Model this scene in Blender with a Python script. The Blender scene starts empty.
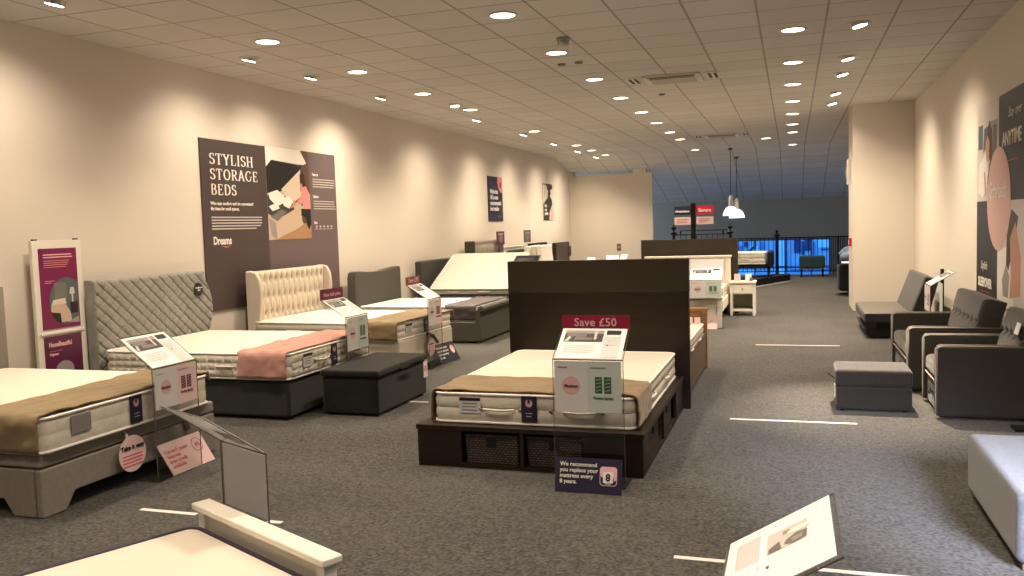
import bpy, bmesh, math, random
from mathutils import Vector, Matrix
random.seed(7)
PI = math.pi
SC = bpy.context.scene
COL = SC.collection

# ------------------------------------------------------------------ materials
def new_mat(name):
    m = bpy.data.materials.new(name); m.use_nodes = True
    nt = m.node_tree; b = nt.nodes['Principled BSDF']
    return m, nt, b

def mat(name, col, rough=0.6, metal=0.0, spec=0.4, var=0.0, vscale=8.0, bump=0.0, bscale=60.0, sheen=0.0, coat=0.0, stretch=(1, 1, 1), col2=None):
    m, nt, b = new_mat(name)
    b.inputs['Base Color'].default_value = (*col, 1)
    b.inputs['Roughness'].default_value = rough
    b.inputs['Metallic'].default_value = metal
    b.inputs['Specular IOR Level'].default_value = spec
    b.inputs['Sheen Weight'].default_value = sheen
    b.inputs['Coat Weight'].default_value = coat
    if var or bump or col2:
        tc = nt.nodes.new('ShaderNodeTexCoord')
        mp = nt.nodes.new('ShaderNodeMapping'); mp.inputs['Scale'].default_value = stretch
        nt.links.new(tc.outputs['Object'], mp.inputs['Vector'])
    if var or col2:
        n = nt.nodes.new('ShaderNodeTexNoise'); n.inputs['Scale'].default_value = vscale
        n.inputs['Detail'].default_value = 4
        nt.links.new(mp.outputs[0], n.inputs['Vector'])
        r = nt.nodes.new('ShaderNodeValToRGB')
        c2 = col2 or tuple(min(1, c * (1 + var)) for c in col)
        c1 = col if col2 else tuple(c * (1 - var) for c in col)
        r.color_ramp.elements[0].color = (*c1, 1); r.color_ramp.elements[1].color = (*c2, 1)
        r.color_ramp.elements[0].position = 0.35; r.color_ramp.elements[1].position = 0.65
        nt.links.new(n.outputs['Fac'], r.inputs[0]); nt.links.new(r.outputs[0], b.inputs['Base Color'])
    if bump:
        n2 = nt.nodes.new('ShaderNodeTexNoise'); n2.inputs['Scale'].default_value = bscale; n2.inputs['Detail'].default_value = 3
        nt.links.new(mp.outputs[0], n2.inputs['Vector'])
        bp = nt.nodes.new('ShaderNodeBump'); bp.inputs['Strength'].default_value = bump; bp.inputs['Distance'].default_value = 0.01
        nt.links.new(n2.outputs['Fac'], bp.inputs['Height']); nt.links.new(bp.outputs[0], b.inputs['Normal'])
    return m

def emis(name, col, strength):
    m, nt, b = new_mat(name)
    b.inputs['Base Color'].default_value = (0.8, 0.8, 0.8, 1)
    b.inputs['Emission Color'].default_value = (*col, 1); b.inputs['Emission Strength'].default_value = strength
    return m

def math_node(nt, op, a, b=None):
    n = nt.nodes.new('ShaderNodeMath'); n.operation = op
    for i, v in enumerate((a, b)):
        if v is None: continue
        if isinstance(v, (int, float)): n.inputs[i].default_value = v
        else: nt.links.new(v, n.inputs[i])
    return n.outputs[0]

def ceiling_mat():
    m, nt, b = new_mat('mineral_fibre_ceiling_tile')
    g = nt.nodes.new('ShaderNodeNewGeometry'); s = nt.nodes.new('ShaderNodeSeparateXYZ')
    nt.links.new(g.outputs['Position'], s.inputs[0])
    def line(sock, off, w):
        t = math_node(nt, 'ADD', sock, off); t = math_node(nt, 'DIVIDE', t, 0.6)
        f = math_node(nt, 'FRACT', t); f = math_node(nt, 'SUBTRACT', f, 0.5); f = math_node(nt, 'ABSOLUTE', f)
        return math_node(nt, 'GREATER_THAN', f, 0.5 - w / 1.2), math_node(nt, 'FLOOR', t)
    lx, cx = line(s.outputs[0], 0.8868 + 60, 0.021); ly, cy = line(s.outputs[1], -8.1169 + 60, 0.018)
    wn = nt.nodes.new('ShaderNodeTexWhiteNoise'); cb = nt.nodes.new('ShaderNodeCombineXYZ')
    nt.links.new(cx, cb.inputs[0]); nt.links.new(cy, cb.inputs[1]); nt.links.new(cb.outputs[0], wn.inputs['Vector'])
    mr = nt.nodes.new('ShaderNodeMapRange'); mr.inputs['To Min'].default_value = 0.95; mr.inputs['To Max'].default_value = 1.04
    nt.links.new(wn.outputs['Value'], mr.inputs['Value'])
    hs = nt.nodes.new('ShaderNodeHueSaturation'); hs.inputs['Color'].default_value = (0.65, 0.635, 0.61, 1)
    nt.links.new(mr.outputs[0], hs.inputs['Value'])
    m1 = nt.nodes.new('ShaderNodeMixRGB'); m1.inputs[2].default_value = (0.33, 0.305, 0.28, 1)
    nt.links.new(ly, m1.inputs[0]); nt.links.new(hs.outputs[0], m1.inputs[1])
    m2 = nt.nodes.new('ShaderNodeMixRGB'); m2.inputs[2].default_value = (0.36, 0.33, 0.325, 1)
    nt.links.new(lx, m2.inputs[0]); nt.links.new(m1.outputs[0], m2.inputs[1])
    nt.links.new(m2.outputs[0], b.inputs['Base Color']); b.inputs['Roughness'].default_value = 0.9
    b.inputs['Specular IOR Level'].default_value = 0.15
    return m

def carpet_mat():
    m, nt, b = new_mat('grey_carpet')
    tc = nt.nodes.new('ShaderNodeTexCoord')
    def noise(sc, det):
        n = nt.nodes.new('ShaderNodeTexNoise'); n.inputs['Scale'].default_value = sc; n.inputs['Detail'].default_value = det
        nt.links.new(tc.outputs['Object'], n.inputs['Vector']); return n.outputs['Fac']
    a = noise(48, 3); c = noise(17, 4); d = noise(1.3, 3)
    t = math_node(nt, 'MULTIPLY', a, 0.6); u = math_node(nt, 'MULTIPLY', c, 0.25); v = math_node(nt, 'MULTIPLY', d, 0.15)
    t = math_node(nt, 'ADD', t, u); t = math_node(nt, 'ADD', t, v)
    r = nt.nodes.new('ShaderNodeValToRGB')
    r.color_ramp.elements[0].position = 0.40; r.color_ramp.elements[1].position = 0.60
    r.color_ramp.elements[0].color = (0.019, 0.0185, 0.0165, 1); r.color_ramp.elements[1].color = (0.090, 0.086, 0.078, 1)
    nt.links.new(t, r.inputs[0]); nt.links.new(r.outputs[0], b.inputs['Base Color'])
    bp = nt.nodes.new('ShaderNodeBump'); bp.inputs['Strength'].default_value = 0.35; bp.inputs['Distance'].default_value = 0.006
    nt.links.new(a, bp.inputs['Height']); nt.links.new(bp.outputs[0], b.inputs['Normal'])
    b.inputs['Roughness'].default_value = 0.95; b.inputs['Specular IOR Level'].default_value = 0.1
    b.inputs['Sheen Weight'].default_value = 0.15
    return m

def clear_mat(name, tint=(0.96, 0.965, 0.96), gloss=0.9):
    m = bpy.data.materials.new(name); m.use_nodes = True; nt = m.node_tree; nt.nodes.clear()
    o = nt.nodes.new('ShaderNodeOutputMaterial'); mx = nt.nodes.new('ShaderNodeMixShader')
    t = nt.nodes.new('ShaderNodeBsdfTransparent'); t.inputs[0].default_value = (*tint, 1)
    g = nt.nodes.new('ShaderNodeBsdfGlossy'); g.inputs['Roughness'].default_value = 0.06
    g.inputs['Color'].default_value = (gloss, gloss, gloss, 1)
    f = nt.nodes.new('ShaderNodeLayerWeight'); f.inputs['Blend'].default_value = 0.5
    pw = math_node(nt, 'POWER', f.outputs['Facing'], 4.0); pw = math_node(nt, 'MULTIPLY', pw, 0.45); pw = math_node(nt, 'ADD', pw, 0.03)
    nt.links.new(pw, mx.inputs[0]); nt.links.new(t.outputs[0], mx.inputs[1]); nt.links.new(g.outputs[0], mx.inputs[2])
    nt.links.new(mx.outputs[0], o.inputs[0]); return m

def wood_mat(name, c1, c2, rough=0.5, sc=3.0, stretch=(1, 12, 12)):
    return mat(name, c1, rough, col2=c2, vscale=sc, stretch=stretch, spec=0.4)

def basket_mat():
    m, nt, b = new_mat('woven_dark_rattan')
    tc = nt.nodes.new('ShaderNodeTexCoord')
    br = nt.nodes.new('ShaderNodeTexBrick'); br.inputs['Scale'].default_value = 1
    br.inputs['Brick Width'].default_value = 0.028; br.inputs['Row Height'].default_value = 0.016; br.inputs['Mortar Size'].default_value = 0.004
    br.inputs['Color1'].default_value = (0.060, 0.040, 0.026, 1); br.inputs['Color2'].default_value = (0.115, 0.08, 0.055, 1); br.inputs['Mortar'].default_value = (0.008, 0.006, 0.005, 1)
    mp = nt.nodes.new('ShaderNodeMapping'); mp.inputs['Rotation'].default_value = (PI / 2, 0, 0)
    nt.links.new(tc.outputs['Object'], mp.inputs[0]); nt.links.new(mp.outputs[0], br.inputs['Vector'])
    nt.links.new(br.outputs['Color'], b.inputs['Base Color'])
    bp = nt.nodes.new('ShaderNodeBump'); bp.inputs['Strength'].default_value = 0.8; bp.inputs['Distance'].default_value = 0.01; bp.invert = True
    nt.links.new(br.outputs['Fac'], bp.inputs['Height']); nt.links.new(bp.outputs[0], b.inputs['Normal'])
    b.inputs['Roughness'].default_value = 0.6
    return m

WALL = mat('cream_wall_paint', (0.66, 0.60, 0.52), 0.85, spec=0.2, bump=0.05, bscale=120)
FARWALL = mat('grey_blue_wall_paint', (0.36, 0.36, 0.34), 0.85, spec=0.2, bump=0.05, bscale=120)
CEIL = ceiling_mat(); CARPET = carpet_mat()
WHITE = mat('white_card', (0.80, 0.79, 0.78), 0.5)
def paper_mat():
    m, nt, b = new_mat('card_reverse'); b.inputs['Base Color'].default_value = (.66, .65, .655, 1); b.inputs['Roughness'].default_value = .6
    o = [n for n in nt.nodes if n.type == 'OUTPUT_MATERIAL'][0]; t = nt.nodes.new('ShaderNodeBsdfTranslucent'); t.inputs[0].default_value = (.9, .87, .88, 1)
    mx = nt.nodes.new('ShaderNodeMixShader'); mx.inputs[0].default_value = .6
    nt.links.new(b.outputs[0], mx.inputs[1]); nt.links.new(t.outputs[0], mx.inputs[2]); nt.links.new(mx.outputs[0], o.inputs[0]); return m
PAPER_BACK = paper_mat()
LIGHTGREY = mat('pale_grey_print', (0.60, 0.60, 0.585), 0.5)
PALEGREEN = mat('pale_green_print', (0.50, 0.56, 0.51), 0.5)
PALEPINK = mat('pale_pink_print', (0.72, 0.52, 0.50), 0.5)
PINKCARD = mat('pink_card', (0.80, 0.56, 0.55), 0.5)
PINKCIRC = mat('salmon_print', (0.62, 0.22, 0.23), 0.5)
PINKBLOB = mat('blush_pink_print', (0.62, 0.40, 0.36), 0.5)
SOFTPINK = mat('soft_pink_ink', (0.78, 0.22, 0.27), 0.5)
HOTPINK = mat('hot_pink_ink', (0.75, 0.08, 0.16), 0.5)
GREENINK = mat('green_ink', (0.03, 0.10, 0.055), 0.5)
MAROONINK = mat('maroon_ink', (0.13, 0.03, 0.05), 0.5)
NAVY = mat('navy_print', (0.020, 0.018, 0.045), 0.45)
BLACKP = mat('black_print', (0.012, 0.012, 0.014), 0.45)
CRIMSON = mat('crimson_print', (0.30, 0.010, 0.045), 0.4)
ORANGE = mat('orange_red_print', (0.30, 0.045, 0.02), 0.4)
PURPLE = mat('magenta_purple_print', (0.17, 0.006, 0.068), 0.4)
PURPLED = mat('dark_purple_print', (0.10, 0.008, 0.05), 0.4)
REDP = mat('bright_red_print', (0.62, 0.02, 0.05), 0.4)
TXT = mat('cream_lettering', (0.80, 0.75, 0.68), 0.5)
TXTPINK = mat('pink_lettering', (0.80, 0.45, 0.48), 0.5)
POSTERD = mat('dark_taupe_poster', (0.060, 0.044, 0.040), 0.5)
POSTERL = mat('mauve_taupe_poster', (0.125, 0.092, 0.090), 0.5)
INK = mat('grey_ink', (0.16, 0.16, 0.16), 0.5)
PH = {k: mat('photo_print_' + k, c, 0.45) for k, c in dict(
    black=(0.012, 0.011, 0.011), grey=(0.16, 0.15, 0.14), white=(0.78, 0.74, 0.68), wood=(0.36, 0.20, 0.105), beige=(0.52, 0.40, 0.29),
    skin=(0.50, 0.25, 0.17), hair=(0.045, 0.018, 0.014), pink=(0.70, 0.26, 0.24), cream=(0.66, 0.56, 0.44), dim=(0.045, 0.045, 0.045),
    pale=(0.58, 0.53, 0.50), teal=(0.08, 0.11, 0.115), mid=(0.30, 0.27, 0.25), darkwood=(0.11, 0.055, 0.04)).items()}
MATT = mat('cream_mattress_ticking', (0.62, 0.55, 0.475), 0.8, spec=0.2, bump=0.35, bscale=9)
MATTSIDE = mat('pale_mattress_border', (0.64, 0.595, 0.51), 0.8, spec=0.2, bump=0.3, bscale=30, var=0.06, vscale=14)
LABGREY = mat('grey_woven_label', (0.22, 0.20, 0.20), 0.7)
PIPE = mat('white_piping', (0.82, 0.79, 0.73), 0.6)
NAVYPIPE = mat('navy_piping', (0.022, 0.014, 0.035), 0.6)
OLIVE = mat('olive_suede_throw', (0.215, 0.155, 0.082), 0.85, spec=0.1, var=0.12, vscale=7, sheen=0.25, bump=0.2, bscale=12)
PINKTHROW = mat('dusty_pink_throw', (0.44, 0.235, 0.19), 0.85, spec=0.1, var=0.10, vscale=8, sheen=0.25, bump=0.2, bscale=12)
MUSHROOM = mat('mushroom_weave_fabric', (0.26, 0.235, 0.20), 0.9, spec=0.15, bump=0.3, bscale=220, var=0.05, vscale=40)
GREYHB = mat('sage_grey_quilted_velvet', (0.215, 0.212, 0.185), 0.75, spec=0.25, sheen=0.4, var=0.10, vscale=5)
CHARVEL = mat('charcoal_green_velvet', (0.018, 0.020, 0.017), 0.75, spec=0.2, sheen=0.2, var=0.16, vscale=5)
BENCHVEL = mat('black_green_velvet', (0.0105, 0.0115, 0.0095), 0.8, spec=0.12, sheen=0.12, var=0.2, vscale=6)
CREAMHB = mat('cream_satin_velvet', (0.52, 0.45, 0.345), 0.45, spec=0.5, sheen=0.4)
CREAMBASE = mat('cream_fabric_base', (0.60, 0.54, 0.44), 0.8, spec=0.2, bump=0.2, bscale=150)
GREYD = mat('slate_grey_fabric', (0.072, 0.071, 0.060), 0.85, spec=0.2, bump=0.2, bscale=200)
DARKHB = mat('dark_grey_fabric', (0.050, 0.050, 0.044), 0.85, spec=0.2)
THROWDK = mat('dusky_aubergine_throw', (0.050, 0.040, 0.042), 0.6, spec=0.3, sheen=0.25)
BLACKF = mat('black_fabric', (0.010, 0.010, 0.012), 0.85, spec=0.2)
SOFA = mat('charcoal_tweed', (0.056, 0.052, 0.048), 0.9, spec=0.15, bump=0.5, bscale=260, var=0.22, vscale=160, sheen=0.3)
SOFAPIPE = mat('lighter_piping_cord', (0.23, 0.205, 0.18), 0.85)
OTTOGREY = mat('blue_grey_wool', (0.130, 0.134, 0.146), 0.9, spec=0.15, bump=0.4, bscale=260, var=0.14, vscale=60, sheen=0.3)
LEATHER = mat('grey_faux_leather', (0.085, 0.078, 0.066), 0.42, spec=0.5, bump=0.15, bscale=150)
BLKLEATHER = mat('black_faux_leather', (0.014, 0.014, 0.014), 0.5, spec=0.4)
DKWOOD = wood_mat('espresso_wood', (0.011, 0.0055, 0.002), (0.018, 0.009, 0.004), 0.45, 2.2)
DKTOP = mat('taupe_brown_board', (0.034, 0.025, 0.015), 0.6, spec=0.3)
OAK = wood_mat('honey_oak', (0.26, 0.135, 0.055), (0.35, 0.19, 0.08), 0.45, 3)
PALEOAK = wood_mat('weathered_oak', (0.12, 0.078, 0.045), (0.17, 0.11, 0.065), 0.5, 3)
WHITEWOOD = mat('white_painted_wood', (0.74, 0.70, 0.62), 0.4, spec=0.4)
SHELFBACK = mat('sage_shelf_backing', (0.30, 0.29, 0.22), 0.7)
WALNUT = wood_mat('walnut_leg', (0.09, 0.045, 0.022), (0.13, 0.065, 0.032), 0.4)
BASKET = basket_mat()
BLACKMET = mat('black_iron', (0.010, 0.010, 0.010), 0.45, metal=0.6)
BRASS = mat('dull_brass', (0.35, 0.25, 0.12), 0.35, metal=0.9)
CHROME = mat('brushed_metal', (0.6, 0.58, 0.55), 0.3, metal=1.0)
TRIMW = mat('white_trim_metal', (0.70, 0.67, 0.62), 0.4)
PLASTIC = mat('grey_plastic', (0.42, 0.40, 0.37), 0.5)
DKPLASTIC = mat('dark_vent_plastic', (0.02, 0.02, 0.02), 0.6)
REDPLASTIC = mat('red_plastic', (0.40, 0.015, 0.01), 0.4)
TAPE = mat('white_floor_tape', (0.62, 0.59, 0.56), 0.6)
ACRYLIC = clear_mat('clear_acrylic', (0.90, 0.905, 0.90))
ACREDGE = mat('acrylic_edge', (0.09, 0.09, 0.085), 0.2, spec=0.6)
GLASS = clear_mat('window_glass', (0.93, 0.96, 0.98))
LAMPW = emis('warm_downlight_diffuser', (1.0, 0.86, 0.66), 9.0)
LAMPC = emis('bright_spot_lamp', (1.0, 0.92, 0.85), 26.0)
PENDW = emis('cool_white_glass_shade', (0.72, 0.93, 1.0), 1.6)
TEAL = mat('dark_teal_fabric', (0.018, 0.055, 0.065), 0.8)
JACKET = mat('pale_blue_cloth', (0.22, 0.30, 0.42), 0.85, bump=0.5, bscale=14)
CHGREY = mat('charcoal_cloth', (0.06, 0.065, 0.075), 0.85)
FACADE = mat('pale_render_facade', (0.45, 0.50, 0.55), 0.9)
FACDARK = mat('dark_facade_glazing', (0.02, 0.03, 0.06), 0.4)
PAVE = mat('pale_paving', (0.10, 0.13, 0.20), 0.9, col2=(0.66, 0.70, 0.74), vscale=0.28, stretch=(1, .35, 1))
SHUT = mat('grey_ribbed_panel', (0.14, 0.15, 0.155), 0.7)

# ------------------------------------------------------------------ mesh helpers
class MB:
    def __init__(s): s.bm = bmesh.new(); s.mats = []
    def mi(s, m):
        if m is None: return 0
        if m not in s.mats: s.mats.append(m)
        return s.mats.index(m)
    def poly(s, pts, m=None):
        f = s.bm.faces.new([s.bm.verts.new(p) for p in pts]); f.material_index = s.mi(m); return f
    def box(s, x0, x1, y0, y1, z0, z1, m=None, M=None):
        x0, x1 = sorted((x0, x1)); y0, y1 = sorted((y0, y1)); z0, z1 = sorted((z0, z1))
        P = [Vector(p) for p in ((x0, y0, z0), (x1, y0, z0), (x1, y1, z0), (x0, y1, z0), (x0, y0, z1), (x1, y0, z1), (x1, y1, z1), (x0, y1, z1))]
        if M: P = [M @ p for p in P]
        v = [s.bm.verts.new(p) for p in P]
        for f in ((0, 3, 2, 1), (4, 5, 6, 7), (0, 1, 5, 4), (1, 2, 6, 5), (2, 3, 7, 6), (3, 0, 4, 7)):
            s.bm.faces.new([v[i] for i in f]).material_index = s.mi(m)
        return s
    def prism(s, pts, axis, a, b, m=None):
        """pts 2d; axis 'x': pts=(y,z), 'y': pts=(x,z), 'z': pts=(x,y)"""
        def mk(p, t):
            return {'x': (t, p[0], p[1]), 'y': (p[0], t, p[1]), 'z': (p[0], p[1], t)}[axis]
        A = [s.bm.verts.new(mk(p, a)) for p in pts]; B = [s.bm.verts.new(mk(p, b)) for p in pts]
        n = len(pts); k = s.mi(m)
        s.bm.faces.new(A).material_index = k; s.bm.faces.new(B[::-1]).material_index = k
        for i in range(n):
            s.bm.faces.new((A[i], B[i], B[(i + 1) % n], A[(i + 1) % n])).material_index = k
        return s
    def tube(s, pts, r, n=8, m=None, closed=False):
        pts = [Vector(p) for p in pts]; rings = []; N = len(pts); k = s.mi(m)
        for i, p in enumerate(pts):
            if closed: t = pts[(i + 1) % N] - pts[i - 1]
            else: t = pts[min(i + 1, N - 1)] - pts[max(i - 1, 0)]
            t.normalize(); a = Vector((0, 0, 1)) if abs(t.z) < 0.9 else Vector((1, 0, 0))
            u = t.cross(a).normalized(); w = t.cross(u)
            rr = r[i] if isinstance(r, (list, tuple)) else r
            rings.append([s.bm.verts.new(p + (u * math.cos(2 * PI * j / n) + w * math.sin(2 * PI * j / n)) * rr) for j in range(n)])
        for i in range(N if closed else N - 1):
            A, B = rings[i], rings[(i + 1) % N]
            for j in range(n): s.bm.faces.new((A[j], A[(j + 1) % n], B[(j + 1) % n], B[j])).material_index = k
        if not closed:
            s.bm.faces.new(rings[0][::-1]).material_index = k; s.bm.faces.new(rings[-1]).material_index = k
        return s
    def lathe(s, prof, c=(0, 0, 0), n=24, m=None, cap=True):
        k = s.mi(m); R = []
        for r, z in prof: R.append([s.bm.verts.new((c[0] + r * math.cos(2 * PI * j / n), c[1] + r * math.sin(2 * PI * j / n), c[2] + z)) for j in range(n)])
        for A, B in zip(R, R[1:]):
            for j in range(n): s.bm.faces.new((A[j], A[(j + 1) % n], B[(j + 1) % n], B[j])).material_index = k
        if cap:
            s.bm.faces.new(R[0][::-1]).material_index = k; s.bm.faces.new(R[-1]).material_index = k
        return s
    def loft(s, rings, m=None, cap=True, mats=None):
        R = [[s.bm.verts.new(p) for p in r] for r in rings]; n = len(R[0])
        for i, (A, B) in enumerate(zip(R, R[1:])):
            k = s.mi(mats[i] if mats else m)
            for j in range(n): s.bm.faces.new((A[j], A[(j + 1) % n], B[(j + 1) % n], B[j])).material_index = k
        if cap:
            s.bm.faces.new(R[0][::-1]).material_index = s.mi(mats[0] if mats else m); s.bm.faces.new(R[-1]).material_index = s.mi(mats[-1] if mats else m)
        return s
    def grid(s, fn, nu, nv, m=None):
        V = [[s.bm.verts.new(fn(i / nu, j / nv)) for j in range(nv + 1)] for i in range(nu + 1)]; k = s.mi(m)
        for i in range(nu):
            for j in range(nv): s.bm.faces.new((V[i][j], V[i + 1][j], V[i + 1][j + 1], V[i][j + 1])).material_index = k
        return s
    def build(s, name, m=None, parent=None, bevel=0, smooth=False, solid=0, seg=2, loc=None, rot=None, subsurf=0):
        bmesh.ops.recalc_face_normals(s.bm, faces=s.bm.faces)
        me = bpy.data.meshes.new(name); s.bm.to_mesh(me); s.bm.free()
        if s.mats:
            for q in s.mats: me.materials.append(q)
        elif m: me.materials.append(m)
        o = bpy.data.objects.new(name, me); COL.objects.link(o)
        if smooth or bevel:
            for p in me.polygons: p.use_smooth = True
        if parent: o.parent = parent
        if loc: o.location = loc
        if rot is not None: o.rotation_euler = rot
        if solid:
            d = o.modifiers.new('s', 'SOLIDIFY'); d.thickness = solid; d.offset = 1
        if bevel:
            d = o.modifiers.new('b', 'BEVEL'); d.width = bevel; d.segments = seg; d.limit_method = 'ANGLE'; d.harden_normals = True
        elif smooth == 'auto':
            try:
                for p in me.polygons: p.use_smooth = True
                me.set_sharp_from_angle(angle=math.radians(40))
            except Exception: pass
        if subsurf:
            d = o.modifiers.new('u', 'SUBSURF'); d.levels = d.render_levels = subsurf
        return o

def rrect(x0, x1, y0, y1, r, z, n=5):
    out = []
    for cx, cy, a in ((x1 - r, y1 - r, 0), (x0 + r, y1 - r, 90), (x0 + r, y0 + r, 180), (x1 - r, y0 + r, 270)):
        for i in range(n + 1):
            t = math.radians(a + 90 * i / n); out.append((cx + r * math.cos(t), cy + r * math.sin(t), z))
    return out

def thing(name, label, cat, loc=(0, 0, 0), rz=0, group=None):
    o = bpy.data.objects.new(name, None); COL.objects.link(o); o.empty_display_size = 0.1
    o.location = loc; o.rotation_euler = (0, 0, rz)
    return tag(o, label, cat, group)
def tag(o, label, cat, group=None, kind=None):
    o['label'] = label; o['category'] = cat
    if group: o['group'] = group
    if kind: o['kind'] = kind
    return o
def struct(o): o['kind'] = 'structure'; return o
def copy_tree(o, loc=None, rz=None, label=None, group=None):
    r = o.copy(); COL.objects.link(r)
    if loc is not None: r.location = loc
    if rz is not None: r.rotation_euler = (0, 0, rz)
    if label: r['label'] = label
    if group: r['group'] = group
    for ch in list(o.children):
        c = ch.copy(); COL.objects.link(c); c.parent = r
        for g in list(ch.children):
            d = g.copy(); COL.objects.link(d); d.parent = c
    return r

def text(parent, s, O, ux, uy, size, m, align='LEFT', xs=1.0, bold=0.0, name='lettering', shear=0, sp=1.0):
    cu = bpy.data.curves.new(name, 'FONT'); cu.body = s; cu.size = size; cu.align_x = align
    cu.extrude = 0.0008; cu.offset = bold; cu.shear = shear; cu.space_character = sp; cu.resolution_u = 3
    cu.materials.append(m)
    tmp = bpy.data.objects.new('tmp', cu); COL.objects.link(tmp)
    me = bpy.data.meshes.new_from_object(tmp); bpy.data.objects.remove(tmp); bpy.data.curves.remove(cu)
    me.name = name
    o = bpy.data.objects.new(name, me); COL.objects.link(o); o.parent = parent
    ux = Vector(ux).normalized(); uy = Vector(uy).normalized(); n = ux.cross(uy)
    Mx = Matrix((ux * xs, uy, n)).transposed().to_4x4(); Mx.translation = Vector(O) + n * 0.0032
    o.matrix_local = Mx
    return o

def decal(parent, name, O, ux, uy, shapes, base=0.0012):
    """flat print lying on a board: shapes in metres along ux, uy"""
    O = Vector(O); ux = Vector(ux).normalized(); uy = Vector(uy).normalized(); n = ux.cross(uy); b = MB()
    for k, sh in enumerate(shapes):
        m, kind, *a = sh; off = n * (base + 0.0002 * k)
        if kind == 'r': pts = [(a[0], a[1]), (a[2], a[1]), (a[2], a[3]), (a[0], a[3])]
        elif kind == 'e': pts = [(a[0] + a[2] * math.cos(2 * PI * i / 28), a[1] + a[3] * math.sin(2 * PI * i / 28)) for i in range(28)]
        else: pts = a[0]
        b.poly([O + ux * p[0] + uy * p[1] + off for p in pts], m)
    bm = b.bm
    me = bpy.data.meshes.new(name); bm.to_mesh(me); bm.free()
    for q in b.mats: me.materials.append(q)
    o = bpy.data.objects.new(name, me); COL.objects.link(o); o.parent = parent
    return o

def lines(m, x0, x1, y, n, dy, h, rag=0.12):
    return [(m, 'r', x0, y - i * dy - h, x1 - (x1 - x0) * rag * random.random() * (2.5 if i == n - 1 else 1), y - i * dy) for i in range(n)]

# ------------------------------------------------------------------ room shell
XL, XR, H = -6.24, 1.91, 3.443
YB = -3.5; YF0 = 29.1
def fl(name, x0, x1, y0, y1, z0, z1, m):
    return struct(MB().box(x0, x1, y0, y1, z0, z1).build(name, m))
fl('floor', XL - 3, XR + 0.1, YB, 25.5, -0.12, 0, CARPET)
fl('ceiling', XL - 3, XR + 0.1, YB, 23.25, H, H + 0.1, CEIL)
# the ceiling drops towards the far wall
YF, ZF = 29.1, H - 0.2105 * (29.1 - 23.25)
struct(MB().prism([(23.25, H), (YF, ZF), (YF, ZF + 0.1), (23.25, H + 0.1)], 'x', XL - 3, XR + 0.1).build('ceiling_slope', CEIL))
bpy.data.objects['ceiling_slope'].name = 'ceiling.001'
fl('wall_left', XL - 0.15, XL, YB, 24.7, 0, H, WALL)
b = MB(); b.box(XR, XR + .15, YB, 1.6, -3, H); b.box(XR, XR + .15, 2.7, YF0, -3, H); b.box(XR, XR + .15, 1.6, 2.7, -3, .9); b.box(XR, XR + .15, 1.6, 2.7, 2.0, H); struct(b.build('wall_right', WALL))
# back wall behind the viewer; a shop window in the right wall just out of view
b = MB(); b.box(XL, XR, YB - 0.15, YB, 0, H)
struct(b.build('wall_back', WALL))
b = MB()
for y in (1.6, 2.12, 2.64): b.box(XR + .04, XR + .10, y, y + 0.06, 0.9, 2.0)
b.box(XR + .04, XR + .10, 1.6, 2.7, 0.9, 0.96); b.box(XR + .04, XR + .10, 1.6, 2.7, 1.94, 2.0)
w2 = struct(b.build('window_2', TRIMW))
MB().box(XR + .06, XR + .07, 1.6, 2.7, 0.9, 2.0).build('pane', GLASS, w2)
# pier on the right
pr_ = struct(MB().box(0.97, XR - 0.001, 15.5, 16.65, 0, H - 0.002).build('wall_pier', WALL))
# low partition at the end of the left wall, with two stub posts
struct(MB().box(XL, -3.80, 24.7, 24.85, 0, 3.02).build('wall_partition', WALL))
b = MB(); b.box(XL, -6.08, 24.705, 24.845, 3.02, 3.2).box(-4.36, -3.96, 24.705, 24.845, 3.02, 3.2); struct(b.build('wall_partition_post', WALL))
# far wall with a wide window, its lower part below the floor edge
WX0, WX1, WZ0, WZ1 = -3.4, 1.15, -1.4, 0.93
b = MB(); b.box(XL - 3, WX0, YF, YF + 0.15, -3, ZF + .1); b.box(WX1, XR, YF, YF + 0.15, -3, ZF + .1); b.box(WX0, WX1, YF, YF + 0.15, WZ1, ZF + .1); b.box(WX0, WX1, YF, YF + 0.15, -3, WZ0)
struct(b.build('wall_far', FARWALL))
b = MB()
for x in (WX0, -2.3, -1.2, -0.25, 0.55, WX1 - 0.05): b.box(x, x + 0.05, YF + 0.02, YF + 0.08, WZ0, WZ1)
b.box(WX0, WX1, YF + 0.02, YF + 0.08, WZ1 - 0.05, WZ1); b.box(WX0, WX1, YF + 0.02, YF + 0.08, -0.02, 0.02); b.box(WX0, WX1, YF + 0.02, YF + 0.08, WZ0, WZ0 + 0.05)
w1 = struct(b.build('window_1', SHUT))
MB().box(WX0, WX1, YF + 0.045, YF + 0.052, WZ0, WZ1).build('pane', GLASS, w1)
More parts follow.
